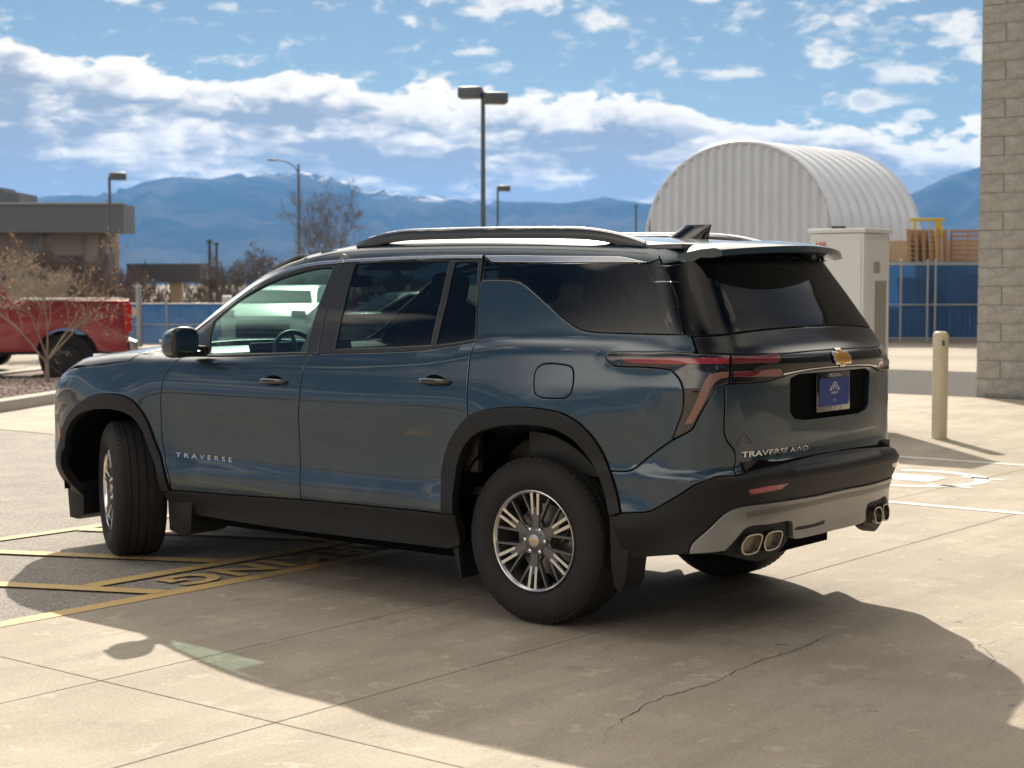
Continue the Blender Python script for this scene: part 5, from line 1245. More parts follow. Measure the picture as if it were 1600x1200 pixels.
bar_half_low = spl([(U_MID, 1.198), (-1.45, 1.194), (-1.31, 1.186), (-1.24, 1.172), (-1.16, 1.157), (-1.08, 1.152), S_['gate_low'][0]])
bar = sym(seq(rv(bar_half_top), rv(bar_half_low)), U_MID)
lb = P_('light_bar', bar, M['ledge'], off=.006, grid=.03)
strips(lb, [seq(S_['red_in_up'])], M['redi'], 1, .0085); strips(lb, [seq(S_['red_in_up'])], M['redi'], -1, .0085)
strips(lb, [seq(S_['red_in_low'])], M['redi'], 1, .0085); strips(lb, [seq(S_['red_in_low'])], M['redi'], -1, .0085)
chl = sym(seq(rv(spl([(-1.235, 1.190), (-1.33, 1.199), (-1.45, 1.205), (U_MID, 1.209)])), rv(spl([(U_MID, 1.204), (-1.45, 1.200), (-1.33, 1.193), (-1.235, 1.181)]))), U_MID)
panel('bright_strip', chl, M['chrome'], lb, off=.010, gap=0, bev=.001, depth=.004)
# --- tailgate
gate_bot = [S_['gate_low'][-1], (-1.07, .772), (-1.30, .790), (-1.50, .800), (U_MID, .803)]
gb = spl(gate_bot)
gate_half = rv(bar_half_low)      # from the lamp to the centre
recess = [(-1.305, 1.160), (-1.312, 1.01), (-1.345, .980), (-1.42, .968), (U_MID, .968)]
rec = sym(seq([(U_MID, 1.176), (-1.365, 1.176)], recess), U_MID)
tg = sym(seq(bar_half_low, S_['gate_low'], gb), U_MID)
gate = P_('tailgate', tg, M['paint'], holes=[rec], grid=.04, depth=.03)
panel('plate_recess', [tuple(p) for p in inset(dens(rec), -.004)], M['frame'], gate, off=-.055, gap=0., depth=.02, bev=.002, grid=.05)
# --- rear glass, ledge, frames
cs = S_['gate_seam']
ledge_top = [(-.862, 1.352), (-1.0, 1.362), (-1.2, 1.376), (-1.45, 1.384), (U_MID, 1.386)]
lt = spl(ledge_top)
ledge = sym(seq(rv(lt), [p for p in S_['lamp_top'] if p[0] < -.862], bar_half_top), U_MID)
P_('tailgate_ledge', ledge, M['ledge'], off=.001, grid=.04)  # black put in for body paint that lies in shadow
gt_ = [(-.800, 1.665), (-1.0, 1.690), (-1.2, 1.705), (-1.45, 1.715), (U_MID, 1.717)]
gt_ = spl(gt_)
gl_side = [p for p in cs if p[1] < 1.66]
rgl = sym(seq(rv(gt_), gl_side, lt), U_MID)
P_('rear_window', rgl, M['g_rear'], grid=.045)
# --- side glass and frames
fg = seq(S_['f_glass_top'], S_['f_glass_rear'], S_['f_glass_low'], S_['f_glass_front'])
rgs = [tuple(p) for p in dens(UZ['r_glass'])]; rq = [tuple(p) for p in dens(UZ['r_quarter'])]
P_('front_door_window', fg, M['g_front'], off=-.006, mirror=True, gap=0, depth=.004)
P_('rear_door_window', rgs, M['g_dark'], off=-.006, mirror=True, gap=0, depth=.004)
P_('rear_vent_window', rq, M['g_dark'], off=-.006, mirror=True, gap=0, depth=.004)
chl_lo = [(2.60, 1.240), (2.50, 1.318)] + list(UZ['chrome_lo'])[1:]; chl_hi = [(2.625, 1.252), (2.52, 1.333)] + list(UZ['chrome_hi'])[1:]
c_lo = spl(chl_lo); c_hi = spl(chl_hi)
sail = [(2.50, 1.228)]
up = S_['door_gap_up']
ff = seq(c_lo, up, rv(S_['belt_f']), [])
P_('front_door_frame', ff, M['frame'], holes=[fg], mirror=True, off=-.001, gap=.0015)
rf = seq(S_['chrome_r_lo'], S_['rd_rear_up'], rv(S_['belt_r']), rv(up))
P_('rear_door_frame', rf, M['frame'], holes=[rgs, rq], mirror=True, off=-.001, gap=.0015)
P_('window_chrome', seq(c_lo, rv(c_hi)), M['chrome'], mirror=True, off=.005, gap=.0005, bev=.002, depth=.008)
P_('window_chrome', seq(S_['chrome_r_lo'], rv(S_['chrome_r_hi'])), M['chrome'], mirror=True, off=.005, gap=.001, bev=.002, depth=.008)
P_('roof_pillar_chrome', seq(S_['satin_hi'], rv(S_['satin_lo'])), M['chrome'], mirror=True, off=.006, gap=.001, bev=.003, depth=.01)
sg_ = seq([S_['satin_hi'][0]], S_['satin_lo'], [p for p in cs if p[1] < 1.70], rv(S_['side_glass_low']))
P_('rear_quarter_window', sg_, M['g_dark'], mirror=True, off=-.001, grid=.03)
# --- roof
rs = seq(c_hi, S_['chrome_r_hi'], S_['satin_hi'], [p for p in rv(cs) if p[1] > 1.69])
top_edge = [p for p in pil_s if p[0] > -1.0]
side_rail = seq(c_hi, S_['chrome_r_hi'], S_['satin_hi'], [p for p in rv(cs) if 1.685 < p[1] < 1.745], rv(spl(top_edge[2:-2])))
P_('roof_side', side_rail, M['paint'], mirror=True, grid=.03, gap=.0005, bev=.001)
pl = spl([p for p in pil if p[0] > -.70], step=.04)
def header(x0, bow=.10): return [(x0 - bow * (y / .66) ** 2, y) for y in np.linspace(.655, 0, 10)]
hx = 1.86
roof_side = [p for p in pl if p[0] < hx - .11]
back = [(-.64, .62), (-.655, .4), (-.665, .2), (-.67, 0.)]
hd = header(hx)
rf_l = seq(roof_side, spl(back))
roof = seq(rf_l, [(x, -y) for x, y in rv(rf_l)], [(x, -y) for x, y in hd], rv(hd))
P_('roof', roof, M['paint'], dom='t', grid=.07, gap=.0005, bev=.001)
wside = [p for p in pl if hx - .10 < p[0] < 2.80]
ws = seq([(x - .0, y) for x, y in hd], [])
cw = spl([(2.80, .845), (2.86, .68), (2.90, .5), (2.925, .25), (2.935, 0.)])
wsl = seq(rv(wside), [])
win = seq(rv(hd)[0:1], rv(hd), rv(wside), cw, [(x, -y) for x, y in rv(cw)], [(x, -y) for x, y in wside], [(x, -y) for x, y in hd])
P_('windshield', win, M['g_front'], dom='t', grid=.08, off=-.002)
P_('wiper_cowl', seq(cw, [(x, -y) for x, y in rv(cw)], [(x, -y) for x, y in spl(cowl_l)], rv(spl(cowl_l))), M['clad'], dom='t', grid=.06, off=-.004)
# --- rear bumper
sk = S_['skid_top'] + spl([S_['skid_top'][-1], (-1.58, .631), (U_MID, .632)])[1:]
bb = sym(seq(rv(gb), rv(S_['bumper_edge']), [S_['arch_r_in'][-1], (-.555, .36), (-.70, .385)], sk), U_MID)
refl = [tuple(p) for p in dens(UZ['reflector'])]
rb = P_('rear_bumper', bb, M['clad'], off=.004, depth=.05, grid=.04)
for sg in (1, -1):
    o = panel('reflector', refl, M['red'], rb, off=.009, gap=0, bev=.002, depth=.01, grid=.02)
    if sg < 0:
        for v in o.data.vertices: v.co.y *= -1
        o.data.flip_normals()
sk_low = [(-.826, .409), (-.95, .423), (-.9533, .4228)]
tb = S_['tips_box'] + spl([S_['tips_box'][-1], (-1.35, .430), (-1.52, .428), (U_MID, .430)])[1:]
skid = sym(seq(rv(sk), tb), U_MID)
P_('skid_plate', skid, M['silver'], off=.010, depth=.05, grid=.03)
M['silver2'] = pbr('skid_recess_paint', (.17, .175, .175), .4, .4, var=(6, .06))  # darker band puts the skid facets' shade into the colour
P_('skid_shade_band', sym(seq(spl([(U_MID, .612), (-1.445, .607), (-1.12, .600), (-1.03, .590)]), spl([(-1.045, .566), (-1.13, .574), (-1.445, .582), (U_MID, .587)])), U_MID), M['silver2'], off=.0115, gap=0, depth=.004, bev=.001)
box = seq(S_['tips_box'], S_['box_low'])
P_('tip_surround', box, M['clad'], off=-.012, depth=.05, mirror=True, grid=.05)
P_('hitch_cover', seq(dens(UZ['hitch'])), M['clad'], off=.012, gap=0, depth=.004, bev=.001)
M['tipmetal'] = pbr('tip_steel', (.42, .40, .37), .25, 1.0)
M['bronze'] = pbr('tip_inner', (.20, .17, .13), .35, 1.0)
for nm in ('tip_a', 'tip_b'):
    o_ = spl(UZ[nm], closed=True); i_ = [tuple(p) for p in inset(dens(o_, .006), .008)]
    a = panel('exhaust_tip', o_, M['tipmetal'], car, holes=[i_], off=.022, gap=0, bev=.002, depth=.07, grid=.02)
    b = panel('tip_inside', i_, M['bronze'], a, off=-.004, gap=0, bev=.001, depth=.002, grid=.02)
    for o in (a, b):
        me = o.data.copy()
        for v in me.vertices: v.co.y *= -1
        me.flip_normals(); c = link(o.name.split('.')[0], me, None, car if o is a else a2)
        if o is a: a2 = c
# --- spoiler
def spoiler():
    ys = np.linspace(-1, 1, 41); vs = []; fs = []
    for t_ in ys:
        y = .57 * t_
        xb = -.915 + .13 * (y / .57) ** 2; xf = -.60
        zf = float(top_map(np.array([xf]), np.array([min(.625, abs(y) * 1.12)]))[0][2]) + .003
        zb = 1.768 - .025 * (y / .57) ** 2
        ring = [(xf, zf), ((xf + xb) / 2, (zf + zb) / 2 + .010), (xb + .03, zb + .002), (xb, zb - .006), (xb - .006, zb - .034), (xb + .04, zb - .042), (xb + .09, zb - .040), (xf - .04, zf - .045), (xf, zf - .035)]
        yf = .645 * t_; vs += [(a, yf + (y - yf) * min(1, max(0, (xf - a) / (xf - xb))) ** .8, b) for a, b in ring]
    n = 9
    for i in range(len(ys) - 1):
        for j in range(n): fs.append((i * n + j, i * n + (j + 1) % n, (i + 1) * n + (j + 1) % n, (i + 1) * n + j))
    fs += [tuple(range(n)), tuple(range((len(ys) - 1) * n, len(ys) * n))]
    mb = MB(); mb.add(vs, fs); o = mb.obj('rear_spoiler', M['paint'], car, smooth=32)
spoiler()
ssid = seq(rv([p for p in cs if 1.672 < p[1] < 1.76]), [(-.86, 1.752), (-.95, 1.738), (-1.03, 1.715), (-1.0, 1.700)], [(-.80, 1.672)])
ssid = [(-.792, 1.674), (-.776, 1.700), (-.784, 1.745), (-.86, 1.748), (-.96, 1.735), (-1.06, 1.722), (-1.20, 1.712), (-1.0, 1.695), (-.90, 1.684)]
P_('spoiler_side', ssid, M['paint'], mirror=True, grid=.03, off=.001)
# --- roof rails and antenna
for sg in (1, -1):
    xs = np.linspace(-.40, 1.43, 60)
    def prof_z(x):
        e = min((x + .40) / .42, 1, (1.43 - x) / .42); e = max(e, 0.)
        return (1 - (1 - e) ** 2.2)
    base = top_map(xs, np.full(60, .600))[:, 2]
    vs = []; fs = []; n = 10
    for x, zb in zip(xs, base):
        h = .052 * prof_z(x) + .004
        w = .016
        for i in range(n):
            a = 2 * math.pi * i / n; ca, sa = math.cos(a), math.sin(a)
            lift = max(0., h - .034); zz = zb - .012 + lift + (h - lift + .012) * (.5 + .5 * math.copysign(abs(sa) ** .6, sa)); vs.append((x, sg * (.602 + w * math.copysign(abs(ca) ** .6, ca) - .01 * (zz - zb) / .05), zz))
    for i in range(59):
        for j in range(n): fs.append((i * n + j, i * n + (j + 1) % n, (i + 1) * n + (j + 1) % n, (i + 1) * n + j))
    fs += [tuple(range(n)), tuple(range(59 * n, 60 * n))]
    mb = MB(); mb.add(vs, fs); rl = mb.obj('roof_rail', M['railgrey'], car, smooth=50)
    pts = [(x, sg * .604, zb + .052 * prof_z(x) + .009) for x, zb in zip(xs, base)]
    mb = MB(); mb.path(pts, .0085, 6); mb.obj('rail_cap', M['chrome'], rl, smooth=60)
def fin():
    vs = []; fs = []; secs = []
    zb = float(top_map(np.array([-.26]), np.array([0.]))[0][2]) - .008
    for t in np.linspace(0, 1, 9):
        z = zb + .074 * t
        x0 = -.08 - .15 * t ** .8; x1 = -.36 - .020 * t
        w = .030 * (1 - t) ** .7 + .0045
        m = 12; ring = []
        for i in range(m):
            a = 2 * math.pi * i / m; ring.append(((x0 + x1) / 2 + (x0 - x1) / 2 * math.cos(a), w * math.sin(a), z))
        vs += ring
    m = 12
    for j in range(8):
        for i in range(m): fs.append((j * m + i, j * m + (i + 1) % m, (j + 1) * m + (i + 1) % m, (j + 1) * m + i))
    fs.append(tuple(range(8 * m, 9 * m)))
    mb = MB(); mb.add(vs, fs); mb.obj('antenna_fin', M['gloss'], car, smooth=50)
fin()
# --- mirrors
for sg in (1, -1):
    prof = []; vs = []; fs = []; m = 20
    for j, (dx, sc) in enumerate(((0., .02), (.004, .80), (.012, .92), (.03, 1.0), (.08, 1.0), (.12, .93), (.155, .76), (.175, .50), (.182, .15))):
        for i in range(m):
            a = 2 * math.pi * i / m; ca, sa = math.cos(a), math.sin(a)
            yy = math.copysign(abs(ca) ** .62, ca) * .092 * sc; zz = math.copysign(abs(sa) ** .62, sa) * .083 * sc
            vs.append((2.26 + dx * .85 + .05 * yy, sg * (1.070 + yy), 1.274 + zz - .12 * dx))
    for j in range(8):
        for i in range(m): fs.append((j * m + i, j * m + (i + 1) % m, (j + 1) * m + (i + 1) % m, (j + 1) * m + i))
    mb = MB(); mb.add(vs, fs[m * 3:]); mo = mb.obj('door_mirror', M['paint'], car, smooth=60)
    mb = MB(); mb.add(vs, fs[m:m * 3]); mb.obj('mirror_bezel', M['frame'], mo, smooth=60)
    vs = [(2.262 + .05 * (.072 * math.copysign(abs(math.cos(2 * math.pi * i / m)) ** .62, math.cos(2 * math.pi * i / m))), sg * (1.070 + .074 * math.copysign(abs(math.cos(2 * math.pi * i / m)) ** .62, math.cos(2 * math.pi * i / m))), 1.276 + .066 * math.copysign(abs(math.sin(2 * math.pi * i / m)) ** .62, math.sin(2 * math.pi * i / m))) for i in range(m)]
    mb = MB(); mb.add(vs, [tuple(range(m))]); mb.obj('mirror_glass', M['mirror'] if 'mirror' in M else M.setdefault('mirror', pbr('mirror_glass', (.55, .60, .60), .03, 1.)), mo)
    mb = MB(); mb.box((2.32, sg * .985, 1.205), (.10, .14, .035), bev=.012); mb.box((2.33, sg * .93, 1.222), (.14, .03, .05), bev=.01); mb.obj('mirror_arm', M['frame'], mo, smooth=40)
    mb = MB(); mb.box((2.385, sg * 1.13, 1.275), (.05, .05, .014), rz=-sg * .5, bev=.003); mb.obj('turn_signal', M['chrome'], mo, smooth=40)
# --- door handles
def handle(par, u, z, sg):
    P, N = surf_frame(u, z)
    Y = P[1]
    cup = MB(); vs = []; fs = []; m = 24
    for i in range(m):
        a = 2 * math.pi * i / m; vs.append((P[0] + .060 * math.cos(a), sg * (Y + .0025 + (.001)), P[2] + .030 * math.sin(a) + .004))
    cup.add(vs, [tuple(range(m))]); h = None
    xs = np.linspace(-.105, .105, 17); vs = []; fs = []; n = 10
    for x in xs:
        e = 1 - (abs(x) / .105) ** 4
        for i in range(n):
            a = 2 * math.pi * i / n
            vs.append((P[0] + x, sg * (Y + .030 * e + .004 + .010 * math.cos(a) * (.4 + .6 * e)), P[2] + .002 + (.0145 * (.45 + .55 * e)) * math.sin(a)))
    for j in range(16):
        for i in range(n): fs.append((j * n + i, j * n + (i + 1) % n, (j + 1) * n + (i + 1) % n, (j + 1) * n + i))
    fs += [tuple(range(n)), tuple(range(16 * n, 17 * n))]
    mb = MB(); mb.add(vs, fs); h = mb.obj('door_handle', M['gloss'], par, smooth=60)
    cup.obj('handle_cup_shade', M['void'], par)  # flat black disc, the recess shade is put into its colour
for d, u, z in ((fdoor, 1.685, 1.074), (rdoor, .564, 1.115)):
    handle(d[0], u, z, 1); handle(d[1], u, z, -1)
# --- lettering and emblems
v, f = text_geo('TRAVERSE', .050, .0015, 1.62)
w = max(p[0] for p in v) - min(p[0] for p in v); v = [(x * .455 / w, y * .74, z) for x, y, z in v]
on_surface('name_badge', (v, f), M['chrome'], fdoor[0], 2.266, .634, -1, .0035)
v, f = text_geo('TRAVERSE AWD', .056, .0015, 1.02, .001)
v = [(x, y * .60, z) for x, y, z in v]
w = max(p[0] for p in v) - min(p[0] for p in v); v = [(x * .43 / w, y, z) for x, y, z in v]
on_surface('name_badge', (v, f), M['chrome'], gate, -1.24, .838, -1, .0035)
# bow-tie emblem
bow = [(-.112, .0), (-.088, .034), (-.037, .034), (-.037, .052), (.037, .052), (.037, .034), (.112, .034), (.112, .0), (.088, -.034), (.037, -.034), (.037, -.052), (-.037, -.052), (-.037, -.034), (-.112, -.034)]
bow = [(x * .74 + y * .22, y * .64) for x, y in bow]
def emblem(scale, off, mat, par, name, cx, cz):
    big = [(cx + x * scale, cz + y * scale) for x, y in bow]; panel(name, big, mat, par, off=off, gap=0., bev=.0015, depth=.008, grid=.03)
emblem(1.0, .020, M['chrome'], lb, 'emblem_edge', U_MID, 1.240)
emblem(.74, .024, M['gold'], lb, 'emblem', U_MID, 1.240)
# dealer decal: a small mountain outline
dec = MB(); pts = [(-.04, -.018), (-.02, .004), (0., .026), (.018, .006), (.04, -.018)]
for a, b in zip(pts[:-1], pts[1:]):
    P2, N2 = smap([(-1.045 - a[0], .905 + a[1]), (-1.045 - b[0], .905 + b[1])]), None
    dec.tube(P2[0] + np.array((-.003, .001, 0)), P2[1] + np.array((-.003, .001, 0)), .0022, n=5)
P2 = smap([(-1.045 + .03, .884), (-1.045 - .03, .884)]); dec.tube(P2[0] + np.array((-.003, .001, 0)), P2[1] + np.array((-.003, .001, 0)), .0022, n=5)
dec.obj('dealer_decal', M['wgrey'], gate)
# licence plate
pz, px0 = 1.084, -1.046
mb = MB(); mb.box((px0, 0, pz), (.012, .325, .182), bev=.004); pf = mb.obj('license_plate', M['gloss'], gate, smooth=40)
mb = MB(); mb.box((px0 - .0075, 0, pz - .001), (.003, .288, .128)); mb.obj('plate_face', M['plate_blue'], pf)
pr = MB()
def plate_text(s, size, y0, z0, sx=1.):
    v, f = text_geo(s, size)
    pr.add([(px0 - .0105, y0 - x * sx, z0 + y) for x, y, _ in v], f)
plate_text('\u2039 MISSOULA \u203a', .024, 0, pz + .077)
for a, b in (((-.045, .010), (-.012, .038)), ((-.012, .038), (.004, .046)), ((.004, .046), (.045, .010)), ((-.018, .012), (.002, .032)), ((.002, .032), (.020, .012)), ((-.05, .009), (-.028, .009)), ((.028, .009), (.05, .009))):
    pr.tube((px0 - .0105, -a[0], pz + a[1]), (px0 - .0105, -b[0], pz + b[1]), .0022, n=4)
plate_text('MARKET', .018, 0, pz - .006); plate_text('CO', .016, 0, pz - .040)
plate_text('\u2022  O  8  \u2022', .024, 0, pz - .077)
pr.obj('plate_print', M['white_print'], pf)
# --- inner shell, wheel houses, floor
M['void2'] = M['void']
def shell_poly():
    return None
lowbody = seq(spl([(2.60, 1.22), (2.2, 1.19), (1.5, 1.18), (.5, 1.26), (0., 1.32), (-.4, 1.32), (-.78, 1.30)]), [(-1.0, 1.30), (-1.2, 1.33), (U_MID, 1.33)], [(U_MID, .45), (-1.2, .45), (-.95, .48), (-.70, .55), (-.55, .60)],
              spl([(-.49, .58), (-.46, .68), (-.36, .82), (-.2, .905), (0., .935), (.2, .905), (.33, .84), (.41, .70), (.42, .50)]), [(.44, .30), (2.58, .30)],
              spl([(2.60, .50), (2.66, .62), (2.76, .79), (2.9, .86), (3.07, .88), (3.25, .85), (3.42, .79), (3.53, .68), (3.54, .50)]), [(3.60, .40), (U_F, .45), (U_F, .95), (3.8, .98), (3.6, 1.03), (3.2, 1.07), (2.9, 1.12)])
P_('inner_body', lowbody, M['void'], off=-.024, gap=0, bev=.001, depth=.002, mirror=True, grid=.09)  # black shell added behind the panels against light leaks
for xw in (0., WB):
    for sg in (1, -1):
        mb = MB(); prof = [(.490, .45 * sg), (.492, .93 * sg)]
        mb.lathe(prof, 40, 'y', (xw, 0, .41), (R(-6), R(180)))
        mb.lathe([(.05, .45 * sg), (.49, .45 * sg)], 40, 'y', (xw, 0, .41), (R(-6), R(180)))
        mb.obj('wheel_house', M['void'], car, smooth=60)
mb = MB(); mb.box((1.55, 0, .30), (2.1, 1.70, .10)); mb.box((1.5, 0, .36), (4.6, .86, .10)); mb.box((-.60, 0, .45), (.30, 1.0, .10), ry=.08); mb.box((3.6, 0, .30), (.45, 1.35, .10)); mb.box((-.73, 0, .60), (.34, 1.52, .30)); mb.box((-.585, 0, .62), (.05, 1.80, .36)); mb.box((.50, 0, .62), (.05, 1.80, .5)); mb.box((2.56, 0, .62), (.05, 1.76, .5))  # includes boxes added to block sunlight leaking behind the wheels
mb.obj('underbody', M['void'], car)
mb = MB(); mb.path([(1.9, .25, .26), (.7, .28, .27), (.25, .45, .33), (-.5, .50, .36), (-.95, .60, .42)], .035, 8); mb.path([(-.5, .5, .36), (-.5, -.5, .36), (-.95, -.60, .42)], .03, 8); mb.tube((-.48, -.45, .44), (-.48, .45, .44), .08, n=12)
mb.tube((0, -.75, .36), (0, .75, .36), .045, n=8); mb.tube((WB, -.75, .36), (WB, .75, .36), .03, n=8)
mb.box((1.0, .0, .27), (.9, .5, .12), bev=.03)
mb.obj('exhaust_and_axles', M['disc'] if False else pbr('underbody_metal', (.06, .055, .05), .6, .5), car, smooth=40)
# mud flaps
for sg in (1, -1):
    mb = MB(); mb.prism([(2.62, .46), (2.60, .20), (2.50, .175), (2.42, .20), (2.40, .40)], sg * .66, sg * .93); mb.obj('air_deflector', M['clad'], car, bevel=.006, smooth=40)
    mb = MB(); mb.prism([(-.44, .58), (-.452, .33), (-.47, .235), (-.50, .21), (-.53, .26), (-.56, .50)], sg * .79, sg * .945); mb.obj('mud_flap', M['clad'], car, bevel=.006, smooth=40)
    mb = MB(); mb.prism([(.46, .34), (.435, .17), (.455, .16), (.50, .34)], sg * .70, sg * .93); mb.obj('air_deflector', M['clad'], car, bevel=.004, smooth=40)
    mb = MB(); mb.prism([(3.50, .40), (3.50, .20), (3.56, .165), (3.64, .17), (3.66, .36)], sg * .45, sg * .84); mb.obj('air_deflector', M['clad'], car, bevel=.006, smooth=40)
# --- interior
mb = MB(); mb.box((1.0, 0, .58), (3.0, 1.62, .04)); mb.box((-.5, 0, .78), (1.0, 1.40, .05)); mb.box((2.62, 0, .80), (.04, 1.6, .75)); mb.obj('cabin_floor', M['trim_dark'], car)
mb = MB(); mb.prism([(2.95, 1.15), (2.80, 1.205), (2.58, 1.225), (2.38, 1.20), (2.30, 1.10), (2.30, .90), (2.30, .70), (2.95, .70)], -.78, .78); mb.obj('dashboard', M['green_trim'], car, bevel=.02, smooth=40)
mb = MB(); mb.box((2.31, .16, 1.17), (.04, .80, .16), ry=.2, bev=.01); mb.obj('center_screen', M['gloss'], car, smooth=40)
mb = MB()
ax = Vector((-.90, 0, .42)).normalized(); cen = Vector((2.06, .42, 1.145)); u_ = Vector((0, 1, 0)); w_ = ax.cross(u_)
ring = [cen + (u_ * math.cos(2 * math.pi * i / 36) + w_ * math.sin(2 * math.pi * i / 36)) * .185 for i in range(37)]
mb.path(ring, .014, 8); mb.tube(cen + ax * -.03, cen + ax * .02, .055, n=16)
for a in (0, math.pi, -math.pi / 2): mb.tube(cen, cen + (u_ * math.cos(a) + w_ * math.sin(a)) * .18, .012, n=6)
mb.tube(cen, cen - ax * .35, .03, n=8)
mb.obj('steering_wheel', M['trim_dark'], car, smooth=60)
def seat(x, y, w, name='seat', back=.62, rake=.32):
    mb = MB(); mb.box((x, y, .80), (.50, w, .16), ry=-.08, bev=.05)
    cx, cz = x - .30, .86 + back / 2
    mb.box((cx - .02, y, cz), (.13, w, back), ry=-rake, bev=.05)
    o = mb.obj(name, M['fabric'], car, smooth=60)
    n = 1 if w < .6 else (2 if w < 1.2 else 3)
    for k in range(n):
        yy = y + (k - (n - 1) / 2) * .44
        hb = MB(); hb.box((cx - .14 - rake * .04, yy, cz + back / 2 + .08), (.10, .25, .17), ry=-rake * .7, bev=.045); hb.tube((cx - .11, yy - .06, cz + back / 2 - .04), (cx - .14, yy - .06, cz + back / 2 + .05), .006, n=6); hb.tube((cx - .11, yy + .06, cz + back / 2 - .04), (cx - .14, yy + .06, cz + back / 2 + .05), .006, n=6)
        hb.obj('headrest', M['fabric'], o, smooth=60)
seat(1.42, .40, .52); seat(1.42, -.40, .52); seat(.42, .42, .50); seat(.42, -.42, .50); seat(-.22, 0, 1.10, back=.42, rake=.20)
mb = MB(); mb.box((.55, 0, 1.755), (2.3, 1.22, .02)); mb.obj('headliner', M['trim_grey'], car)
for sg in (1, -1):
    mb = MB(); mb.box((1.45, sg * .885, .92), (2.2, .05, .48), bev=.02); mb.box((-.35, sg * .82, 1.0), (.9, .05, .6), bev=.02); mb.obj('door_card', M['trim_dark'], car, smooth=40)
    mb = MB(); mb.prism([(1.50, 1.22), (1.60, 1.22), (1.42, 1.74), (1.34, 1.74)], sg * .60, sg * .69) if False else mb.box((1.50, sg * .745, 1.46), (.12, .04, .58), rx=sg * .30, ry=-.28, bev=.01); mb.obj('inner_pillar', M['trim_grey'], car, smooth=40)
for sg in (1, -1):
    mb = MB(); mb.box((2.00, sg * .36, 1.705), (.22, .46, .018), ry=.30, bev=.006); mb.obj('sun_visor', M['trim_grey'], car, smooth=40)  # visors added to trim the sunlit patch on the ground
hd2 = [(x + .11, y) for x, y in hd]
P_('windshield_band', seq(hd, [(x, -y) for x, y in rv(hd)], [(x, -y) for x, y in hd2], rv(hd2)), M['gloss'], dom='t', grid=.06, off=-.006, gap=0, bev=.001, depth=.003)  # dark band added to cut sunlight coming through the windshield
mb = MB(); mb.box((2.02, 0, 1.60), (.02, .24, .07), ry=.1, bev=.01); mb.tube((2.02, 0, 1.62), (2.06, 0, 1.70), .012, n=6); mb.obj('rear_view_mirror', M['gloss'], car, smooth=40)

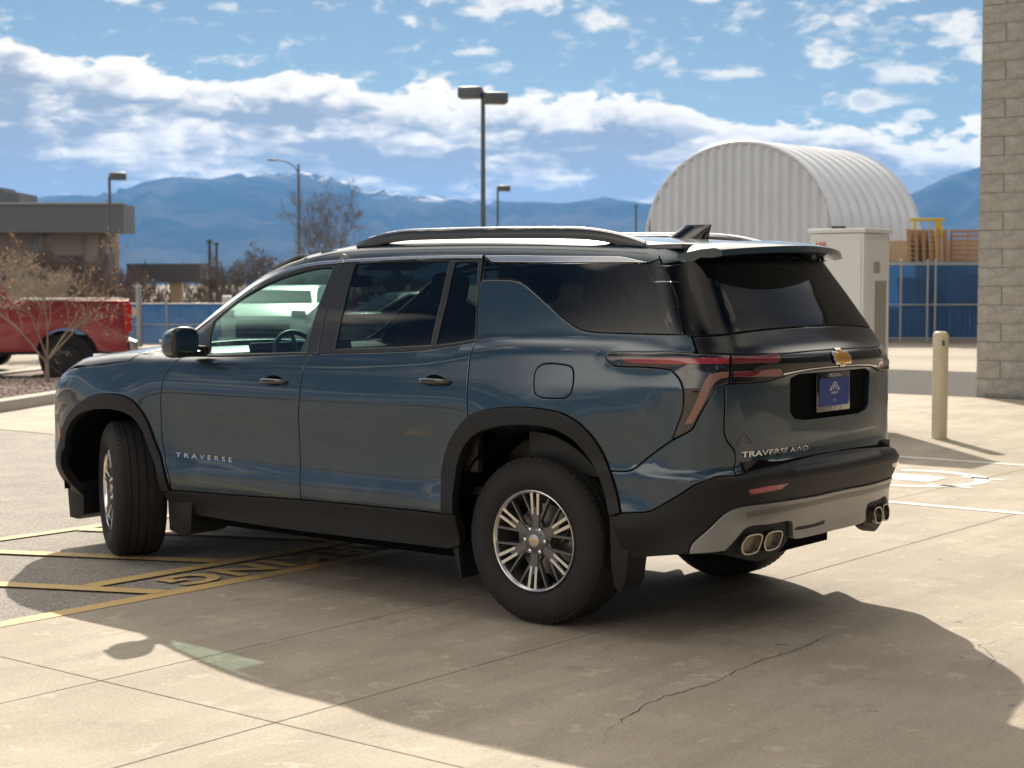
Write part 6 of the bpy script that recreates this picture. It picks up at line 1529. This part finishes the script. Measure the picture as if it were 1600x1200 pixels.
# --- wheels
def wheel_parts():
    """returns list of (name, mesh, material): axis along +y, outer face at y = 0, centre at the origin"""
    out = []
    Ro, Wd = .395, .245
    tb = MB()
    prof = [(.232, -.012), (.246, -.006), (.262, .010), (.290, .017), (.318, .018), (.330, .016), (.350, .010), (.368, -.002), (.381, -.016), (.389, -.030), (.392, -.038)]
    # tread with four grooves
    tr = []
    y = -.040
    ribs = (.030, .034, .040, .034, .030); gw = .0085
    for i, r_ in enumerate(ribs):
        crown = lambda yy: .395 - .004 * ((yy + .1225) / .09) ** 2
        tr += [(crown(y), y), (crown(y - r_ * .5), y - r_ * .5), (crown(y - r_), y - r_)]
        y -= r_
        if i < 4: tr += [(.3865, y - .0008), (.3865, y - gw + .0008)]; y -= gw
    prof += tr
    prof += [(.386, y - .012), (.370, y - .030), (.350, y - .040), (.300, y - .046), (.250, y - .036), (.232, y - .028)]
    tb.lathe(prof, 96); out.append(('tyre', tb, M['rubber'], 35))
    # fine sidewall and shoulder blocks
    sb = MB()
    for k in range(72):
        a = 2 * math.pi * k / 72; ca, sa = math.cos(a), math.sin(a)
        for yy, ln in ((-.026, .020), (-.225, .020)):
            c = Vector((.3905 * ca, yy, .3905 * sa))
            t = Vector((-sa, 0, ca)); n_ = Vector((ca, 0, sa)); d = Vector((0, 1, 0))
            tilt = -.55 if yy > -.1 else .55
            nn = (n_ + d * (-tilt)).normalized() if False else n_
            vs = []
            for i in (-1, 1):
                for j in (-1, 1):
                    for l in (-1, 1): vs.append(c + t * (.0115 * i) + d * (ln / 2 * j) + n_ * (.004 * l + (-.008 if (j > 0) == (yy > -.1) else .0)))
            sb.add(vs, [(0, 1, 3, 2), (4, 6, 7, 5), (0, 4, 5, 1), (2, 3, 7, 6), (0, 2, 6, 4), (1, 5, 7, 3)])
    sb.stuff = 1; out.append(('tread_block', sb, M['rubber'], None))
    bm_ = MB(); bm_.lathe([(.238, .002), (.243, -.004), (.240, -.012), (.226, -.020), (.214, -.060), (.208, -.20), (.236, -.235)], 72); out.append(('rim_barrel', bm_, M['wgrey'], 40))
    lip = MB(); lip.lathe([(.221, -.018), (.226, -.004), (.2345, .001), (.240, -.001), (.2425, -.006)], 96); out.append(('rim_lip', lip, M['wsilver'], 40))
    hub = MB(); hub.lathe([(.0, -.014), (.045, -.014), (.060, -.020), (.075, -.034), (.082, -.060), (.070, -.10)], 48)
    def bar(mb, p0, p1, w0, w1, y0, y1, th):
        """flat spoke between two points given as (x, z) with width and face depth at both ends"""
        a = Vector((p0[0], y0, p0[1])); b = Vector((p1[0], y1, p1[1])); d = (b - a).normalized(); s_ = d.cross(Vector((0, 1, 0))).normalized()
        vs = []
        for c, w in ((a, w0), (b, w1)):
            vs += [c - s_ * w / 2, c + s_ * w / 2, c + s_ * (w / 2 + .003) - Vector((0, th, 0)), c - s_ * (w / 2 + .003) - Vector((0, th, 0))]
        mb.add(vs, [(0, 1, 5, 4), (1, 2, 6, 5), (2, 3, 7, 6), (3, 0, 4, 7), (0, 3, 2, 1), (4, 5, 6, 7)])
    def pol(r, deg, dt=0.): a = R(deg); return (r * math.cos(a) - dt * math.sin(a), r * math.sin(a) + dt * math.cos(a))
    arms = MB()
    for k in range(6):
        g = 90 + 60 * k + 2
        bar(arms, pol(.055, g), pol(.122, g), .030, .040, -.022, -.020, .03)
        bar(arms, pol(.112, g), pol(.232, g), .034, .050, -.021, -.010, .022)        # web behind the bright pair
        for s_ in (-1, 1):
            bar(arms, pol(.085, g, .012 * s_), pol(.229, g + 20.5 * s_), .013, .008, -.028, -.014, .018)
            bar(arms, pol(.072, g + 22 * s_), pol(.105, g + 5 * s_), .016, .012, -.030, -.026, .022)
    hub.add(arms.v, arms.f); out.append(('spoke_frame', hub, M['wgrey'], 35))
    for k in range(6):
        g = 90 + 60 * k + 2
        for s_ in (-1, 1): spk = MB(); out.append(('bright_spoke', spk, M['wsilver'], None)); bar(spk, pol(.122, g, .0145 * s_), pol(.2315, g, .0195 * s_), .0125, .0145, -.0145, -.0045, .012)
    for k in range(6):
        slot = MB(); out.append(('spoke_slot', slot, M['void'], None)); g = 90 + 60 * k + 2; bar(slot, pol(.135, g), pol(.224, g), .010, .016, -.0195, -.0090, .004)
    cap = MB(); cap.lathe([(.0, -.006), (.020, -.0065), (.029, -.009), (.032, -.016), (.033, -.03)], 32); out.append(('hub_cap', cap, M['capsilver'], 40))
    em = MB(); em.prism([(x * .22, y * .24) for x, y in bow], -.0062, -.004); out.append(('cap_emblem', em, M['gold'], None))
    for k in range(6):
        nut = MB(); out.append(('lug_nut', nut, M['bright'], 50)); p = pol(.058, 60 * k); nut.lathe([(.0, .001), (.008, .0), (.0115, -.004), (.0125, -.012), (.0125, -.03)], 10, 'y', (p[0], -.012, p[1]))
    dsc = MB(); dsc.lathe([(.06, -.105), (.165, -.105), (.165, -.13)], 48); dsc.lathe([(.0, -.085), (.075, -.085), (.08, -.105)], 32); out.append(('brake_disc', dsc, M['disc'], 40))
    cal = MB(); cal.box((-.125, -.10, .07), (.07, .05, .15), ry=-.45, bev=.012); out.append(('brake_caliper', cal, M['wgrey'], 40))
    return out
wp = wheel_parts(); cache = {}
def add_wheel(x, sg, steer=0., zc=.392, yo=.935, spin=0.):
    root = None
    Mx = Matrix.Translation((x, sg * (yo - .122), zc)) @ Matrix.Rotation(steer, 4, 'Z') @ (Matrix.Identity(4) if sg > 0 else Matrix.Rotation(math.pi, 4, 'Z')) @ Matrix.Rotation(spin, 4, 'Y') @ Matrix.Translation((0, .122, 0))
    for i_, (name, mb, mat, sm) in enumerate(wp):
        if i_ not in cache:
            o = mb.obj(name, mat, None, smooth=sm); cache[i_] = o.data
        else: o = link(name, cache[i_])
        if name == 'tread_block': o['kind'] = 'stuff'
        if root is None: o.name = 'wheel'; root = o; o.parent = car; o.matrix_local = Mx
        else: o.parent = root
add_wheel(0, 1); add_wheel(0, -1, spin=.4)
add_wheel(WB + .02, 1, R(-30), spin=.3); add_wheel(WB, -1, R(-30), spin=.9)
